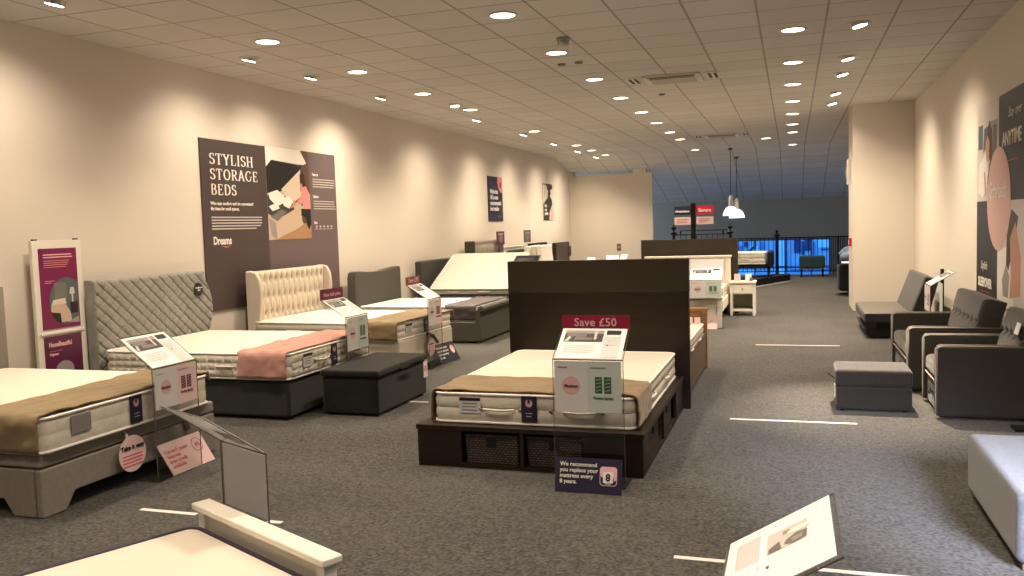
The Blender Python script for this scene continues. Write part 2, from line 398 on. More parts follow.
# side wall beyond the partition with an unseen window, added so dusk daylight lights the far wall
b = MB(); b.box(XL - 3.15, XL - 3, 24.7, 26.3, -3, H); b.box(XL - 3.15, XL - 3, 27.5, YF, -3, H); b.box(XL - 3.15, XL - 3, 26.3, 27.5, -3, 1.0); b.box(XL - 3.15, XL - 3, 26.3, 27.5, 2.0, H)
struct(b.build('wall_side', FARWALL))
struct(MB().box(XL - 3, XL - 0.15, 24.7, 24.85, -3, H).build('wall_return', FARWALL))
b = MB()
for y in (26.3, 26.88, 27.45): b.box(XL - 3.1, XL - 3.05, y, y + 0.05, 1.0, 2.0)
w3 = struct(b.build('added_window_3', SHUT)); MB().box(XL - 3.08, XL - 3.075, 26.3, 27.5, 1.0, 2.0).build('pane', GLASS, w3)
fl('floor_void', XL - 3, XR, 25.5, YF, -3.1, -3.0, CARPET)
struct(MB().box(XL - 3, XR, 25.38, 25.5, -3.05, -0.12).build('wall_below_floor_edge', FARWALL))  # unseen wall, added to stop sky light leaking in from below
# ribbed panelling right of the far window
b = MB(); x = WX1 + 0.06
while x < XR - .08: b.box(x, x + 0.05, YF - 0.03, YF, -1, 0.95); x += 0.14
struct(b.build('trim_2', SHUT))
# skirting boards
struct(MB().box(XL, XL + 0.015, YB, 24.7, 0, 0.09).build('baseboard_left', WALL))
struct(MB().box(XR - 0.015, XR, YB, 15.5, 0, 0.09).build('baseboard_right', WALL))
# outside: paving and a building across the road
struct(MB().box(-60, 60, YF + 0.4, 130, -4.3, -4.2).build('ground', PAVE))
f = thing('building', 'pale building with dark glazing bands seen through the far window', 'building', (0, 52, -4.2))
MB().box(-30, 30, 0, 8, 0, 9).build('wall', FACADE, f)
FACNAVY = mat('navy_glazing', (0.015, 0.035, 0.10), 0.4); FACLT = mat('light_glazing', (0.75, 0.85, 0.95), 0.6); FACMID = mat('mid_blue_cladding', (0.16, 0.22, 0.34), 0.7)
def fpx(u, v): return -3.6 + (u - 736) / 16.5, .4 - (v - 238) / 17 + 4.2
for m_, u0, u1, v0, v1 in ((FACNAVY, 738, 744, 242, 249), (FACMID, 745, 750, 244, 252), (FACNAVY, 751, 755, 240, 245), (FACLT, 757, 764, 244, 252), (FACMID, 766, 770, 240, 262), (FACLT, 780, 788, 239, 274), (FACMID, 789.5, 791, 239, 274), (FACNAVY, 797, 803, 239, 252), (FACNAVY, 804, 806, 241, 254), (FACNAVY, 807, 812, 239, 250), (FACMID, 814, 816, 242, 262), (FACLT, 818, 829, 240, 247), (FACNAVY, 821, 830, 248.5, 249.5), (FACMID, 736, 776, 266, 267), (FACMID, 780, 830, 264.5, 265.5), (FACLT, 738, 762, 268, 274), (FACMID, 795, 829, 268, 270), (FACNAVY, 699, 720, 240, 262), (FACMID, 838, 850, 240, 270)):
    xa, za = fpx(u0, v1); xb, zb = fpx(u1, v0)
    MB().box(xa, xb, -.08, -.002, za, zb).build('window', m_, f)
MB().prism([fpx(752, 252), fpx(761, 243), fpx(763, 244), fpx(755, 253)], 'y', -.10, -.085).build('canopy_strut', FACNAVY, f)
for i, (x, y, l) in enumerate(((-3.6, 41, 'dark parked car at the left seen through the far window'), (0.6, 44, 'dark parked car at the right seen through the far window'))):
    c = thing('parked_car', l, 'car', (x, y, -4.2), .5 * i)
    MB().prism([(-2, .3), (2, .3), (2.05, .8), (1.3, .95), (.8, 1.4), (-.9, 1.4), (-1.5, .95), (-2.05, .85)], 'y', -.85, .85).build('body', FACDARK, c, bevel=.06)
    for wx in (-1.3, 1.3):
        for wy in (-.8, .8): MB().tube([(wx, wy - .1, .32), (wx, wy + .1, .32)], .32, 16).build('wheel', BLACKF, c)

# ------------------------------------------------------------------ ceiling fittings and lamps
WARM = (1.0, 0.82, 0.615)
def lampdata(kind, energy, color, **k):
    l = bpy.data.lights.new('lamp', kind); l.energy = energy; l.color = color
    for a, v in k.items(): setattr(l, a, v)
    return l
DLF = lampdata('AREA', 24, WARM, shape='DISK', size=0.2, spread=math.radians(118))
DL = lampdata('AREA', 13, WARM, shape='DISK', size=0.2, spread=math.radians(108))
SPW = lampdata('SPOT', 120, WARM, spot_size=math.radians(134), spot_blend=1.0, shadow_soft_size=0.05)
SPWF = lampdata('SPOT', 190, WARM, spot_size=math.radians(136), spot_blend=1.0, shadow_soft_size=0.05)
SPP = lampdata('SPOT', 58, WARM, spot_size=math.radians(110), spot_blend=1.0, shadow_soft_size=0.05)
SPRW = lampdata('SPOT', 340, WARM, spot_size=math.radians(130), spot_blend=1.0, shadow_soft_size=0.05)
SPS = lampdata('SPOT', 2300, WARM, spot_size=math.radians(42), spot_blend=1.0, shadow_soft_size=0.05)
SPR = lampdata('SPOT', 620, WARM, spot_size=math.radians(80), spot_blend=1.0, shadow_soft_size=0.05)
def add_lamp(data, parent, loc, target=None):
    o = bpy.data.objects.new('lamp', data); COL.objects.link(o); o.parent = parent; o.location = loc
    if target is not None: o.rotation_euler = (Vector(target)).to_track_quat('-Z', 'Y').to_euler()
    return o
dl_first = None
def downlight(x, y, label):
    global dl_first
    if dl_first is None:
        t = thing('downlight', label, 'ceiling light', (x, y, H), 0, 'round recessed downlights')
        MB().lathe([(0.108, -0.001), (0.128, -0.001), (0.131, -0.006), (0.112, -0.012), (0.106, -0.006)], n=28, cap=False).build('trim_ring', TRIMW, t, smooth=True)
        MB().lathe([(0.106, -0.002), (0.106, -0.006)], n=28).build('diffuser', LAMPW, t)
        dl_first = t
    else: t = copy_tree(dl_first, (x, y, H), 0, label)
    add_lamp(DLF if y > 10 else DL, t, (0, 0, -0.02))
    return t
rowname = {-4.78: 'left row of ceiling downlights', -2.39: 'middle row of ceiling downlights', 0.02: 'right row of ceiling downlights'}
rows = {-4.78: [1.85, 3.65, 5.45, 7.27, 9.07, 10.92, 12.74, 16.27, 19.72, 21.3, 23.0],
        -2.39: [0.05, 1.85, 3.65, 5.45, 7.26, 9.06, 10.92, 12.7, 14.53, 16.22, 18.08, 19.76, 22.95],
        0.02: [0.05, 1.85, 3.65, 5.45, 7.25, 9.03, 10.9, 12.67, 14.49, 16.21, 18.01, 19.68, 22.95]}
ords = ['first', 'second', 'third', 'fourth', 'fifth', 'sixth', 'seventh', 'eighth', 'ninth', 'tenth', 'eleventh', 'twelfth', 'thirteenth', 'fourteenth']
for x, ys in rows.items():
    k = 0
    for y in ys:
        if y > 7: lab = 'round recessed downlight, %s from the near end in the %s' % (ords[k] if (x != 0.02 or y > 9) else 'nearest', rowname[x]); k += 1 if (x != 0.02 or y > 9) else 0
        else: lab = 'round recessed downlight of the %s, behind the viewer' % rowname[x]
        downlight(x, y, lab)
downlight(-0.56, 20.75, 'round recessed downlight alone between the middle and right rows')
def gimbal(x, y, label, tgt, data, tilt, grp):
    t = thing('ceiling_spotlight', label, 'ceiling light', (x, y, H), 0, grp)
    MB().lathe([(0.082, -0.001), (0.104, -0.001), (0.106, -0.005), (0.084, -0.012), (0.078, -0.005)], n=24, cap=False).build('trim_ring', TRIMW, t, smooth=True)
    h = MB().lathe([(0.070, 0.01), (0.075, -0.020), (0.070, -0.034)], n=20).build('lamp_head', CHROME, t, smooth='auto', rot=(0, tilt, 0))
    MB().lathe([(0.067, -0.033), (0.063, -0.038)], n=20).build('bulb', LAMPC, h)
    add_lamp(data, t, (0, 0, -0.06), tgt)
wallw = ['nearest of the wall-washing spotlights beside the left wall', 'second wall-washing spotlight along the left wall', 'third wall-washing spotlight along the left wall']
for i, y in enumerate((0.9, 5.35, 7.85, 9.07, 10.88, 13.9, 16.6, 18.9, 21.2, 23.3)):
    x = -5.39 if y < 13 else -5.1
    lab = 'small bright wall-washing spotlight beside the left wall, %s from the near end' % ords[max(0, i - 2)] if i > 1 else 'wall-washing spotlight beside the left wall, behind the viewer'
    gimbal(x, y, lab, (-0.50, 0.1, -1.9), SPW if y < 10 else SPWF, 0.25, 'wall-washing spotlights on the left')
gimbal(-4.77, 12.07, 'glaring round spotlight set within the left row of downlights', (0.2, -0.4, -1), SPR, -0.1, 'wall-washing spotlights on the left')
for i, (y) in enumerate((9.01, 10.84, 11.99, 13.8, 14.97)):
    lab = 'small bright spotlight right of the right downlight row, %s from the near end' % ords[i]
    gimbal(0.62, y, lab, ((.0, -.55, -1.4), (.5, .1, -1.8), (-.45, .3, -1.4), (.5, .2, -1.8), (.1, .5, -1.8))[i], (SPS, SPRW, SPR, SPRW, SPP)[i], -0.2, 'spotlights along the right side')

def aircon(x, y, label, s=1.0):
    t = thing('ceiling_cassette_vent', label, 'air conditioner', (x, y, H), 0)
    MB().box(-.36, .36, -.30, .30, -0.03, -0.001).build('panel', TRIMW, t, bevel=.008)
    MB().box(-.30, .30, -.285, -.235, -0.034, -0.028).build('slot', DKPLASTIC, t)
    MB().prism([(-.28, -.20), (.28, -.20), (.28, .2), (-.28, .2)], 'z', -0.046, -0.029).build('grille', PLASTIC, t, bevel=.004)
    for sx in (-1, 1):
        g = MB().box(sx * .50 - .085, sx * .50 + .085, -.24, .24, -0.014, -0.001).build('side_vent', TRIMW, t, bevel=.003)
        for k in (-1, 1): MB().box(sx * .50 + k * .036 - .02, sx * .50 + k * .036 + .02, -.19, .19, -0.017, -0.012).build('slot', DKPLASTIC, g)
    return t
aircon(-1.44, 11.3, 'white cassette air conditioner in the ceiling, nearer of two')
aircon(-1.44, 19.4, 'white cassette air conditioner in the ceiling, farther of two')
t = thing('smoke_detector', 'dome smoke detector on the ceiling left of the middle downlights', 'smoke detector', (-2.14, 8.4, H))
MB().lathe([(.07, -.001), (.075, -.02), (.06, -.03)], n=20).build('base', PLASTIC, t, smooth='auto'); MB().lathe([(.055, -.028), (.058, -.06), (.04, -.08)], n=20).build('sensor_dome', PLASTIC, t, smooth='auto')
for x, y, l in ((-2.51, 9.73, 'small dark ceiling sensor left of its pair'), (-2.30, 9.70, 'small dark ceiling sensor right of its pair'), (-1.78, 12.66, 'flat grey ceiling sensor beyond the nearer air conditioner')):
    tag(MB().lathe([(.045, -.001), (.05, -.012), (.035, -.02)], n=16).build('ceiling_sensor', INK, loc=(x, y, H), smooth='auto'), l, 'sensor')

# ------------------------------------------------------------------ generic bed pieces
def mattress(L, w, t, label, loc, rz, bulge=1.0, care=None, foot_labels=True, side='plain', pipe=PIPE, group='mattresses on the display beds', handles=True, tilt=None, rad=0.07, piper=0.009):
    T = thing('mattress', label, 'mattress', loc, rz, group)
    if tilt: T.rotation_euler = tilt
    rings = []; mats = []
    prof = [(-.03, 0.0), (-.006, .006), (0.0, .03), (.008 * bulge, t * .25), (.002 * bulge, t * .47), (-.003 * bulge, t * .5), (.002 * bulge, t * .53), (.008 * bulge, t * .75), (0, t - .03), (-.006, t - .006), (-.02, t), (-.10, t + .006), (-.30, t + .010)]
    for o, z in prof: rings.append(rrect(-o, L + o, -w / 2 - o, w / 2 + o, max(rad + o, .015), z, 6))
    mats = [MATTSIDE] * 9 + [MATT] * 3
    MB().loft(rings, mats=mats).build('cover', None, T, smooth='auto')
    for z in (.008, t - .006): MB().tube(rrect(-.002, L + .002, -w / 2 - .002, w / 2 + .002, rad, z, 6), piper, 8, closed=True).build('piping', pipe, T, smooth=True)
    lo = .010 if side == 'quilt' else 0.0
    if foot_labels:
        y0 = -w * .36
        g = MB().box(L + lo + .009, L + lo + .013, y0, y0 + .15, t * .35, t * .86).build('care_label', care or LIGHTGREY, T); g['label'] = 'grey sewn label with navy top'
        if not care: decal(g, 'print', (L + lo + .013, y0, t * .35), (0, 1, 0), (0, 0, 1), [(NAVY, 'r', 0, t * .40, .15, t * .51)] + lines(INK, .02, .13, t * .33, 3, .022, .006))
        g = MB().box(L + lo + .009, L + lo + .013, -.06, .045, t * .12, t * .97).build('brand_label', NAVY, T); g['label'] = 'navy upright sewn label'
        decal(g, 'print', (L + lo + .013, -.06, t * .12), (0, 1, 0), (0, 0, 1), [(PINKBLOB, 'e', .052, t * .62, .024, .026), (NAVY, 'e', .052, t * .68, .010, .016)] + lines(LIGHTGREY, .03, .08, t * .3, 2, .02, .004))
        if handles:
            for yc in (-.22, .33):
                MB().tube([(L + lo + .010, yc - .11, t * .5), (L + lo + .03, yc - .08, t * .5), (L + lo + .034, yc, t * .48), (L + lo + .03, yc + .08, t * .5), (L + lo + .010, yc + .11, t * .5)], .008, 6).build('handle', MATTSIDE, T, smooth=True)
            for yc in (-.35, -.07, .14, .49):
                MB().lathe([(.012, 0), (.012, .004), (.004, .009)], n=10).build('air_vent', BRASS, T, loc=(L + lo + .009, yc, t * .5), rot=(0, PI / 2, 0))
    for xx in (L * .3, L * .68):
        for s in (-1, 1):
            yy = s * (w / 2 + .008)
            MB().tube([(xx - .1, yy, t * .5), (xx - .07, yy + s * .018, t * .5), (xx + .07, yy + s * .018, t * .5), (xx + .1, yy, t * .5)], .008, 6).build('side_handle', PIPE, T, smooth=True)
    if side == 'quilt':
        def tile(ch, mk, a0, a1, c0, c1):
            q = .2 * (a1 - a0); g = .2 * (c1 - c0); d0, d1 = .004, .017
            o = [mk(a0 + .002, c0 + .002, d0), mk(a1 - .002, c0 + .002, d0), mk(a1 - .002, c1 - .002, d0), mk(a0 + .002, c1 - .002, d0)]
            i_ = [mk(a0 + q, c0 + g, d1), mk(a1 - q, c0 + g, d1), mk(a1 - q, c1 - g, d1), mk(a0 + q, c1 - g, d1)]
            ch.poly(i_)
            for k in range(4): ch.poly([o[k], o[(k + 1) % 4], i_[(k + 1) % 4], i_[k]])
        for nm, ln, mk in (('a', L, lambda a, c, d: (a, -w / 2 - d, c)), ('b', L, lambda a, c, d: (a, w / 2 + d, c)), ('c', w, lambda a, c, d: (L + d, a - w / 2, c))):
            ch = MB(); n = int(ln / .085)
            for i in range(n):
                for j in range(3):
                    q = (ln - .1) / n; h = (t - .04) / 3
                    tile(ch, mk, .05 + i * q, .05 + (i + 1) * q, .02 + j * h, .02 + (j + 1) * h)
            bmesh.ops.remove_doubles(ch.bm, verts=ch.bm.verts, dist=.0045)
            ch.build('quilted_border', MATTSIDE, T, smooth=True)
    return T

def throw(x0, x1, w, z0, z1, m, label, loc, rz, drop=None, skew=0.0, seed=1, far=True):
    """cloth across the foot: over the top (z1) and down both sides to z0"""
    rnd = random.Random(seed); ph = [rnd.random() * 6 for _ in range(6)]
    hw = w / 2 + .012; r = .035; path = []
    for z in [z0 + (z1 - r - z0) * i / 6 for i in range(7)]: path.append((-hw, z, 0))
    for i in range(1, 5): a = PI - i * PI / 2 / 4; path.append((-hw + r + r * math.cos(a), z1 - r + r * math.sin(a), 1))
    for i in range(1, 24): path.append((-hw + r + (2 * hw - 2 * r) * i / 24, z1, 1))
    for i in range(0, 5): a = PI / 2 - i * PI / 2 / 4; path.append((hw - r + r * math.cos(a), z1 - r + r * math.sin(a), 1))
    zf_ = z0 if far else z1 - r - .02
    for z in [z1 - r - (z1 - r - zf_) * (i + 1) / 7 for i in range(7)]: path.append((hw, z, 0))
    nv = len(path) - 1; nu = 22
    def fn(u, v):
        y, z, top = path[round(v * nv)]; t = v * nv
        x = x0 + (x1 - x0) * u + (skew * (v - .5)) * (1 - u)
        x += (0.012 * math.sin(t * .7 + ph[0]) + .008 * math.sin(t * 1.6 + ph[1])) * (1 - u)
        wv = .005 * math.sin(u * 9 + t * .5 + ph[2]) + .004 * math.sin(u * 17 - t * .8 + ph[3]) + .004 * math.sin(t * 1.1 + ph[4])
        wv = abs(wv)
        if top: z += wv + .002
        else: y += math.copysign(wv, y)
        return (x, y, z)
    o = MB().grid(fn, nu, nv).build('bed_throw', m, smooth=True, solid=.008, loc=loc, rot=(0, 0, rz))
    return tag(o, label, 'throw', 'folded throws across the bed feet')

def cushion_panel(w, z0, z1, th, disp, nu=90, nv=70, edge=None, round_=.04):
    """upholstered upright panel in the y-z plane; front faces +x; outline from edge(v)->half width factor"""
    hw = w / 2
    def fr(u, v):
        z = z0 + (z1 - z0) * v; e = edge(v) if edge else (1, 1)
        y = -hw * e[0] + (hw * e[0] + hw * e[1]) * u
        du = min(u, 1 - u) * w; dv = (1 - v) * (z1 - z0)
        k = min(du, dv) / round_
        fall = 0 if k >= 1 else round_ * (1 - math.sqrt(max(0, 1 - (1 - k) ** 2)))
        return (th + disp(y, z) * min(1, k) - fall, y, z)
    b = MB(); b.grid(fr, nu, nv)
    bm = b.bm
    bnd = [e for e in bm.edges if e.is_boundary]
    r = bmesh.ops.extrude_edge_only(bm, edges=bnd)
    nvv = [v for v in r['geom'] if isinstance(v, bmesh.types.BMVert)]
    for v in nvv: v.co.x = 0
    ed = [e for e in r['geom'] if isinstance(e, bmesh.types.BMEdge) and e.is_boundary]
    bmesh.ops.contextual_create(bm, geom=ed)
    return b

# ------------------------------------------------------------------ sign holders
def card_front(parent, w, z0, z1, style):
    h = z1 - z0; O = (-w / 2, -.006, z0); ux, uy = (1, 0, 0), (0, 0, 1)
    rightm, icon = {'green': (PALEGREEN, GREENINK), 'pink': (PALEPINK, MAROONINK)}[style]
    left = LIGHTGREY
    sh = [(left, 'r', 0, 0, w * .5, h), (rightm, 'r', w * .5, 0, w, h), (PINKCIRC, 'e', w * .25, h * .52, h * .175, h * .175), ({'green': PINKBLOB, 'pink': PINKBLOB}[style], 'e', w * .25, h * .52, h * .163, h * .163)]
    for cx in (.665, .80):
        sh.append((icon, 'r', w * cx - .022, h * .38, w * cx + .022, h * .70))
        for k in range(4): yy = h * (.42 + k * .07); sh.append((rightm, 'p', [(w * cx - .015, yy), (w * cx + .015, yy + .008), (w * cx + .015, yy + .011), (w * cx - .015, yy + .003)]))
    sh += [(INK, 'r', w * .05, h * .87, w * .2, h * .885), (INK, 'r', w * .54, h * .87, w * .78, h * .885)]
    decal(parent, 'print', O, ux, uy, sh)
    text(parent, 'Medium', (-w * .25, -.0075, z0 + h * .49), ux, uy, .026, MAROONINK, 'CENTER', bold=.0004)
    text(parent, 'Pocket Spring', (w * .235, -.0075, z0 + h * .27), ux, uy, .022, icon, 'CENTER', bold=.0004)

def sign_holder(label, loc, rz, w=.41, zf=.79, zc=.475, style='green', header=None, front=True, blank=False, faded=False, dark=False, dz=.158, dy=.25, hz=0):
    T = thing('sign_holder', label, 'sign holder', loc, rz, 'clear acrylic sign holders at the bed feet')
    hw = w / 2 + .012
    b = MB(); b.box(-hw, hw, -.002, .002, 0.004, zf); b.box(-hw, hw, 0, .22, 0, .004)
    L = math.hypot(dy, dz); uy = Vector((0, dy, dz)).normalized(); nn = Vector((1, 0, 0)).cross(uy)
    P = [Vector((s * hw, 0, zf)) for s in (-1, 1)]
    q = [P[0], P[1], P[1] + uy * (L + .012), P[0] + uy * (L + .012)]
    top = [p + nn * .002 for p in q]; bot = [p - nn * .002 for p in q]
    for i in range(4): b.poly([bot[i], bot[(i + 1) % 4], top[(i + 1) % 4], top[i]])
    b.poly(top); b.poly(bot[::-1]); b.build('acrylic_stand', ACRYLIC, T)
    e = MB()
    e.box(-hw, hw, -.004, .003, zf - .003, zf + .003)
    for s in (-1, 1): e.box(s * hw - .0015, s * hw + .0015, -.003, .003, .004, zf)
    e.tube([q[0], q[3], q[2], q[1]], .0022, 5); e.build('polished_edge', ACREDGE, T)
    c = MB().box(-w / 2, w / 2, -.0055, -.0028, zc, zf - .008).build('front_card', BLACKF if dark else PAPER_BACK if blank else WHITE, T)
    if not blank and not dark: card_front(c, w, zc, zf - .008, style)
    b = MB(); a0 = uy * .006; a1 = uy * L
    lo = nn * .0028; hi = nn * .0055
    p = [Vector((-w / 2, 0, zf)) + a0, Vector((w / 2, 0, zf)) + a0, Vector((w / 2, 0, zf)) + a1, Vector((-w / 2, 0, zf)) + a1]
    A = [x + lo for x in p]; B = [x + hi for x in p]
    for i in range(4): b.poly([A[i], A[(i + 1) % 4], B[(i + 1) % 4], B[i]])
    b.poly(B); b.poly(A[::-1]); tc = b.build('sloping_card', BLACKF if dark else PAPER_BACK if blank else WHITE, T)
    O = p[0] + hi; hh = L - .006
    if dark: decal(tc, 'print', O, (1, 0, 0), uy, lines(PH['dim'], w * .1, w * .8, hh * .7, 3, hh * .12, hh * .04))
    elif blank: 
        decal(tc, 'print', O, (1, 0, 0), uy, [(PH['pale'], 'r', w * .05, hh * .1, w * .6, hh * .5)])
    elif faded:
        sh = [(PH['pale'], 'r', w * .22, hh * .40, w * .53, hh * .78), (PH['grey'], 'p', [(w * .40, hh * .78), (w * .52, hh * .77), (w * .53, hh * .64), (w * .49, hh * .56), (w * .43, hh * .58), (w * .38, hh * .68)]), (PH['mid'], 'p', [(w * .43, hh * .74), (w * .49, hh * .73), (w * .50, hh * .64), (w * .44, hh * .63)]), (PH['grey'], 'p', [(w * .40, hh * .52), (w * .53, hh * .54), (w * .53, hh * .42), (w * .46, hh * .42)]), (PH['mid'], 'r', w * .27, hh * .55, w * .33, hh * .62), (PH['white'], 'e', w * .33, hh * .70, .016, .03)]
        sh += [(PAPER_BACK, 'r', w * .15, hh * .10, w * .55, hh * .34), (INK, 'e', w * .72, hh * .42, .005, .005)] + lines(PAPER_BACK, w * .62, w * .85, hh * .34, 3, hh * .08, hh * .02)
        decal(tc, 'print', O, (1, 0, 0), uy, sh)
    else:
        sh = [(PH['dim'], 'r', w * .06, hh * .54, w * .66, hh * .93), (PH['mid'], 'r', w * .06, hh * .82, w * .66, hh * .93), (PH['grey'], 'r', w * .1, hh * .72, w * .4, hh * .85), (PH['pale'], 'p', [(w * .07, hh * .56), (w * .13, hh * .56), (w * .17, hh * .7), (w * .13, hh * .73)]), (PH['grey'], 'p', [(w * .22, hh * .6), (w * .5, hh * .6), (w * .5, hh * .68), (w * .24, hh * .73)]), (PH['pale'], 'r', w * .52, hh * .62, w * .56, hh * .9),
              (BLACKP, 'r', w * .70, hh * .79, w * .92, hh * .93), (LIGHTGREY, 'r', w * .68, 0.01, w * .94, hh * .72)]
        sh += lines(LIGHTGREY, w * .08, w * .6, hh * .42, 4, hh * .07, hh * .02) + lines(PAPER_BACK, w * .71, w * .9, hh * .66, 3, hh * .1, hh * .02) + [(INK, 'e', w * .75, hh * .42, .006, .006)]
        decal(tc, 'print', O, (1, 0, 0), uy, sh)
    if header:
        mcol, s, tcm, hh2, *tk = header; tk = tk[0] if tk else .78
        y = q[3].y; z = q[3].z + hz
        hp = MB().box(-w / 2 - .01, w / 2 + .01, y - .004, y, z, z + hh2).build('header_card', mcol, T)
        if s: text(hp, s, (0, y - .004, z + hh2 * .28), (1, 0, 0), (0, 0, 1), hh2 * tk, tcm, 'CENTER', bold=.001, sp=1.05)
    return T

# ------------------------------------------------------------------ left row: bed A (front left)
def base_box(parent, L, w, z0, z1, m, bev=.02, name='divan_base'):
    return MB().box(0, L, -w / 2, w / 2, z0, z1).build(name, m, parent, bevel=bev, seg=3)

YA = 4.52
T = thing('upholstered_bed', 'mushroom fabric ottoman bed frame with angled corner feet, front left', 'bed', (-6.14, YA, 0))
b = cushion_panel(1.62, .0, 1.235, .08, lambda y, z: 0, 12, 12); b.build('headboard', MUSHROOM, T, smooth='auto')
La = 2.04; wa = 1.56
def side_pts(a, bb, foot=.24, zb=.10, zt=.285):
    return [(a, 0), (a + foot - .07, 0), (a + foot, zb), (bb - foot, zb), (bb - foot + .07, 0), (bb, 0), (bb, zt), (a, zt)]
MB().prism(side_pts(-wa / 2, wa / 2), 'x', La - .05, La).build('foot_panel', MUSHROOM, T, bevel=.012)
for s in (-1, 1):
    MB().prism(side_pts(.10, La - .055), 'y', s * wa / 2 - s * .05, s * wa / 2).build('side_panel', MUSHROOM, T, bevel=.012)
MB().box(.10, La, -wa / 2, wa / 2, .292, .375).build('mattress_tray', MUSHROOM, T, bevel=.018, seg=3)
MB().box(.2, La - .1, -wa / 2 + .08, wa / 2 - .08, .12, .285).build('inner_box', BLACKF, T)
for yc in (-.13, .43):
    st = MB().tube([(La - .01, yc, .362), (La + .012, yc, .352), (La + .018, yc + .01, .31), (La + .02, yc + .03, .235)], [.004, .006, .018, .018], 6).build('lift_strap', CREAMBASE if yc < 0 else MUSHROOM, T, smooth=True)
tg = MB().lathe([(.118, 0), (.118, .004)], n=40).build('round_tag', PINKCARD, T, loc=(La + .045, 4.405 - YA, .215), rot=(0, PI / 2, 0))
tg['label'] = 'pale pink round tag reading Take it easy'
text(tg, 'Take it easy', (-.03, 0, .004), (0, 1, 0), (-1, 0, 0), .042, BLACKP, 'CENTER', bold=.0012)
decal(tg, 'print', (.0, -.09, .004), (0, 1, 0), (-1, 0, 0), lines(HOTPINK, .0, .18, -.005, 4, .022, .008))
mattress(1.93, 1.49, .21, 'cream mattress under the olive throw on the front left bed', (-6.0, 4.475, .378), 0, handles=False, bulge=.3, care=LABGREY)
throw(1.40, 1.925, 1.49, .388, .596, OLIVE, 'olive throw with a rumpled edge on the front left bed', (-6.0, 4.475, 0), 0, skew=-.04, seed=3, far=False)
sign_holder('clear holder at the front left bed, its card with a maroon icon', (-3.94, 4.71, 0), PI / 2, zf=.745, zc=.475, style='pink', dz=.19)
# pink card leaning on the bed
def lean_card(name, label, loc, rz, w, h, m, lean=.05, thick=.008):
    T = thing(name, label, 'sign', loc, rz)
    uy = Vector((0, lean, math.sqrt(h * h - lean * lean))).normalized(); n = Vector((1, 0, 0)).cross(uy)
    b = MB(); p = [Vector((-w / 2, 0, .002)), Vector((w / 2, 0, .002)), Vector((w / 2, 0, .002)) + uy * h, Vector((-w / 2, 0, .002)) + uy * h]
    A = [x - n * thick for x in p]
    for i in range(4): b.poly([A[i], A[(i + 1) % 4], p[(i + 1) % 4], p[i]])
    b.poly(p); b.poly(A[::-1]); c = b.build('board', m, T)
    return T, c, p[0], uy
T, c, O, uy = lean_card('pink_card_sign', 'pink printed card standing on the floor against the front left bed', (-3.945, 4.865, 0), PI / 2, .43, .235, PINKCARD, .13)
for i, s in enumerate(('Up to 5 years', 'interest', 'free credit', 'available')):
    text(c, s, O + uy * (.155 - i * .037) + Vector((.03, 0, 0)), (1, 0, 0), uy, .04, SOFTPINK, bold=.0004)
decal(c, 'print', O, (1, 0, 0), uy, [(MAROONINK, 'e', .345, .15, .052, .052), (PINKCARD, 'e', .345, .15, .047, .047), (TXTPINK, 'e', .345, .15, .036, .036)])
text(c, '0%', O + Vector((.345, 0, 0)) + uy * .138, (1, 0, 0), uy, .04, HOTPINK, 'CENTER')

# leaflet stand against the wall
T = thing('leaflet_stand', 'tall white display stand with two purple leaflet panels by the left wall', 'display stand', (-6.12, 5.915, 0), PI / 2)
MB().box(-.265, .265, 0.0, .035, 0, 1.60).build('frame', WHITEWOOD, T, bevel=.004)
for s in (-1, 1): MB().box(s * .22 - .02, s * .22 + .02, .005, .03, 1.60, 1.612).build('clip', BLACKF, T)
p1 = MB().box(-.205, .20, -.006, 0, .83, 1.53).build('leaflet_panel', PURPLE, T)
circ = []
for i in range(40):
    a = 2 * PI * i / 40; x = .27 + .19 * math.cos(a); y = .235 + .205 * math.sin(a); circ.append((min(x, .395), max(.02, y)))
def clipc(x0, y0, x1, y1):
    return [(x, y) for x, y in ((x0, y0), (x1, y0), (x1, y1), (x0, y1))]
decal(p1, 'print', (-.205, -.006, .83), (1, 0, 0), (0, 0, 1),
      [(PH['teal'], 'p', circ), (PH['grey'], 'r', .14, .24, .27, .40), (PH['beige'], 'p', [(.095, .21), (.25, .21), (.30, .13), (.31, .05), (.2, .05), (.19, .12), (.09, .15)]), (PH['cream'], 'p', [(.12, .25), (.25, .26), (.26, .21), (.10, .21)]),
       (PH['black'], 'p', [(.095, .145), (.19, .13), (.19, .04), (.15, .06), (.115, .10)]), (PH['black'], 'r', .30, .12, .385, .22), (PH['pale'], 'p', [(.31, .35), (.35, .35), (.36, .29), (.30, .29)]), (PH['pale'], 'r', .322, .22, .338, .29), (PH['mid'], 'p', [(.26, .045), (.39, .03), (.39, .09), (.31, .06)])]
      + lines(TXTPINK, .04, .36, .65, 2, .022, .010, .05) + lines(PH['pink'], .04, .33, .595, 4, .018, .006) + lines(PH['pink'], .04, .15, .42, 2, .016, .006))
MB().box(-.235, .235, -.012, 0, .785, .80).build('holder_lip', TRIMW, T)
p2 = MB().box(-.205, .20, -.006, 0, .33, .765).build('leaflet_panel', PURPLED, T)
text(p2, 'HouseBeautiful', (-.165, -.006, .675), (1, 0, 0), (0, 0, 1), .058, TXTPINK, xs=.70, bold=.0015)
text(p2, 'Hypnos', (-.16, -.006, .60), (1, 0, 0), (0, 0, 1), .03, TXTPINK, bold=.001)
decal(p2, 'print', (-.205, -.006, .33), (1, 0, 0), (0, 0, 1), [(PH['pink'], 'r', .05, .305, .18, .308), (PH['mid'], 'e', .2, .13, .10, .08)])

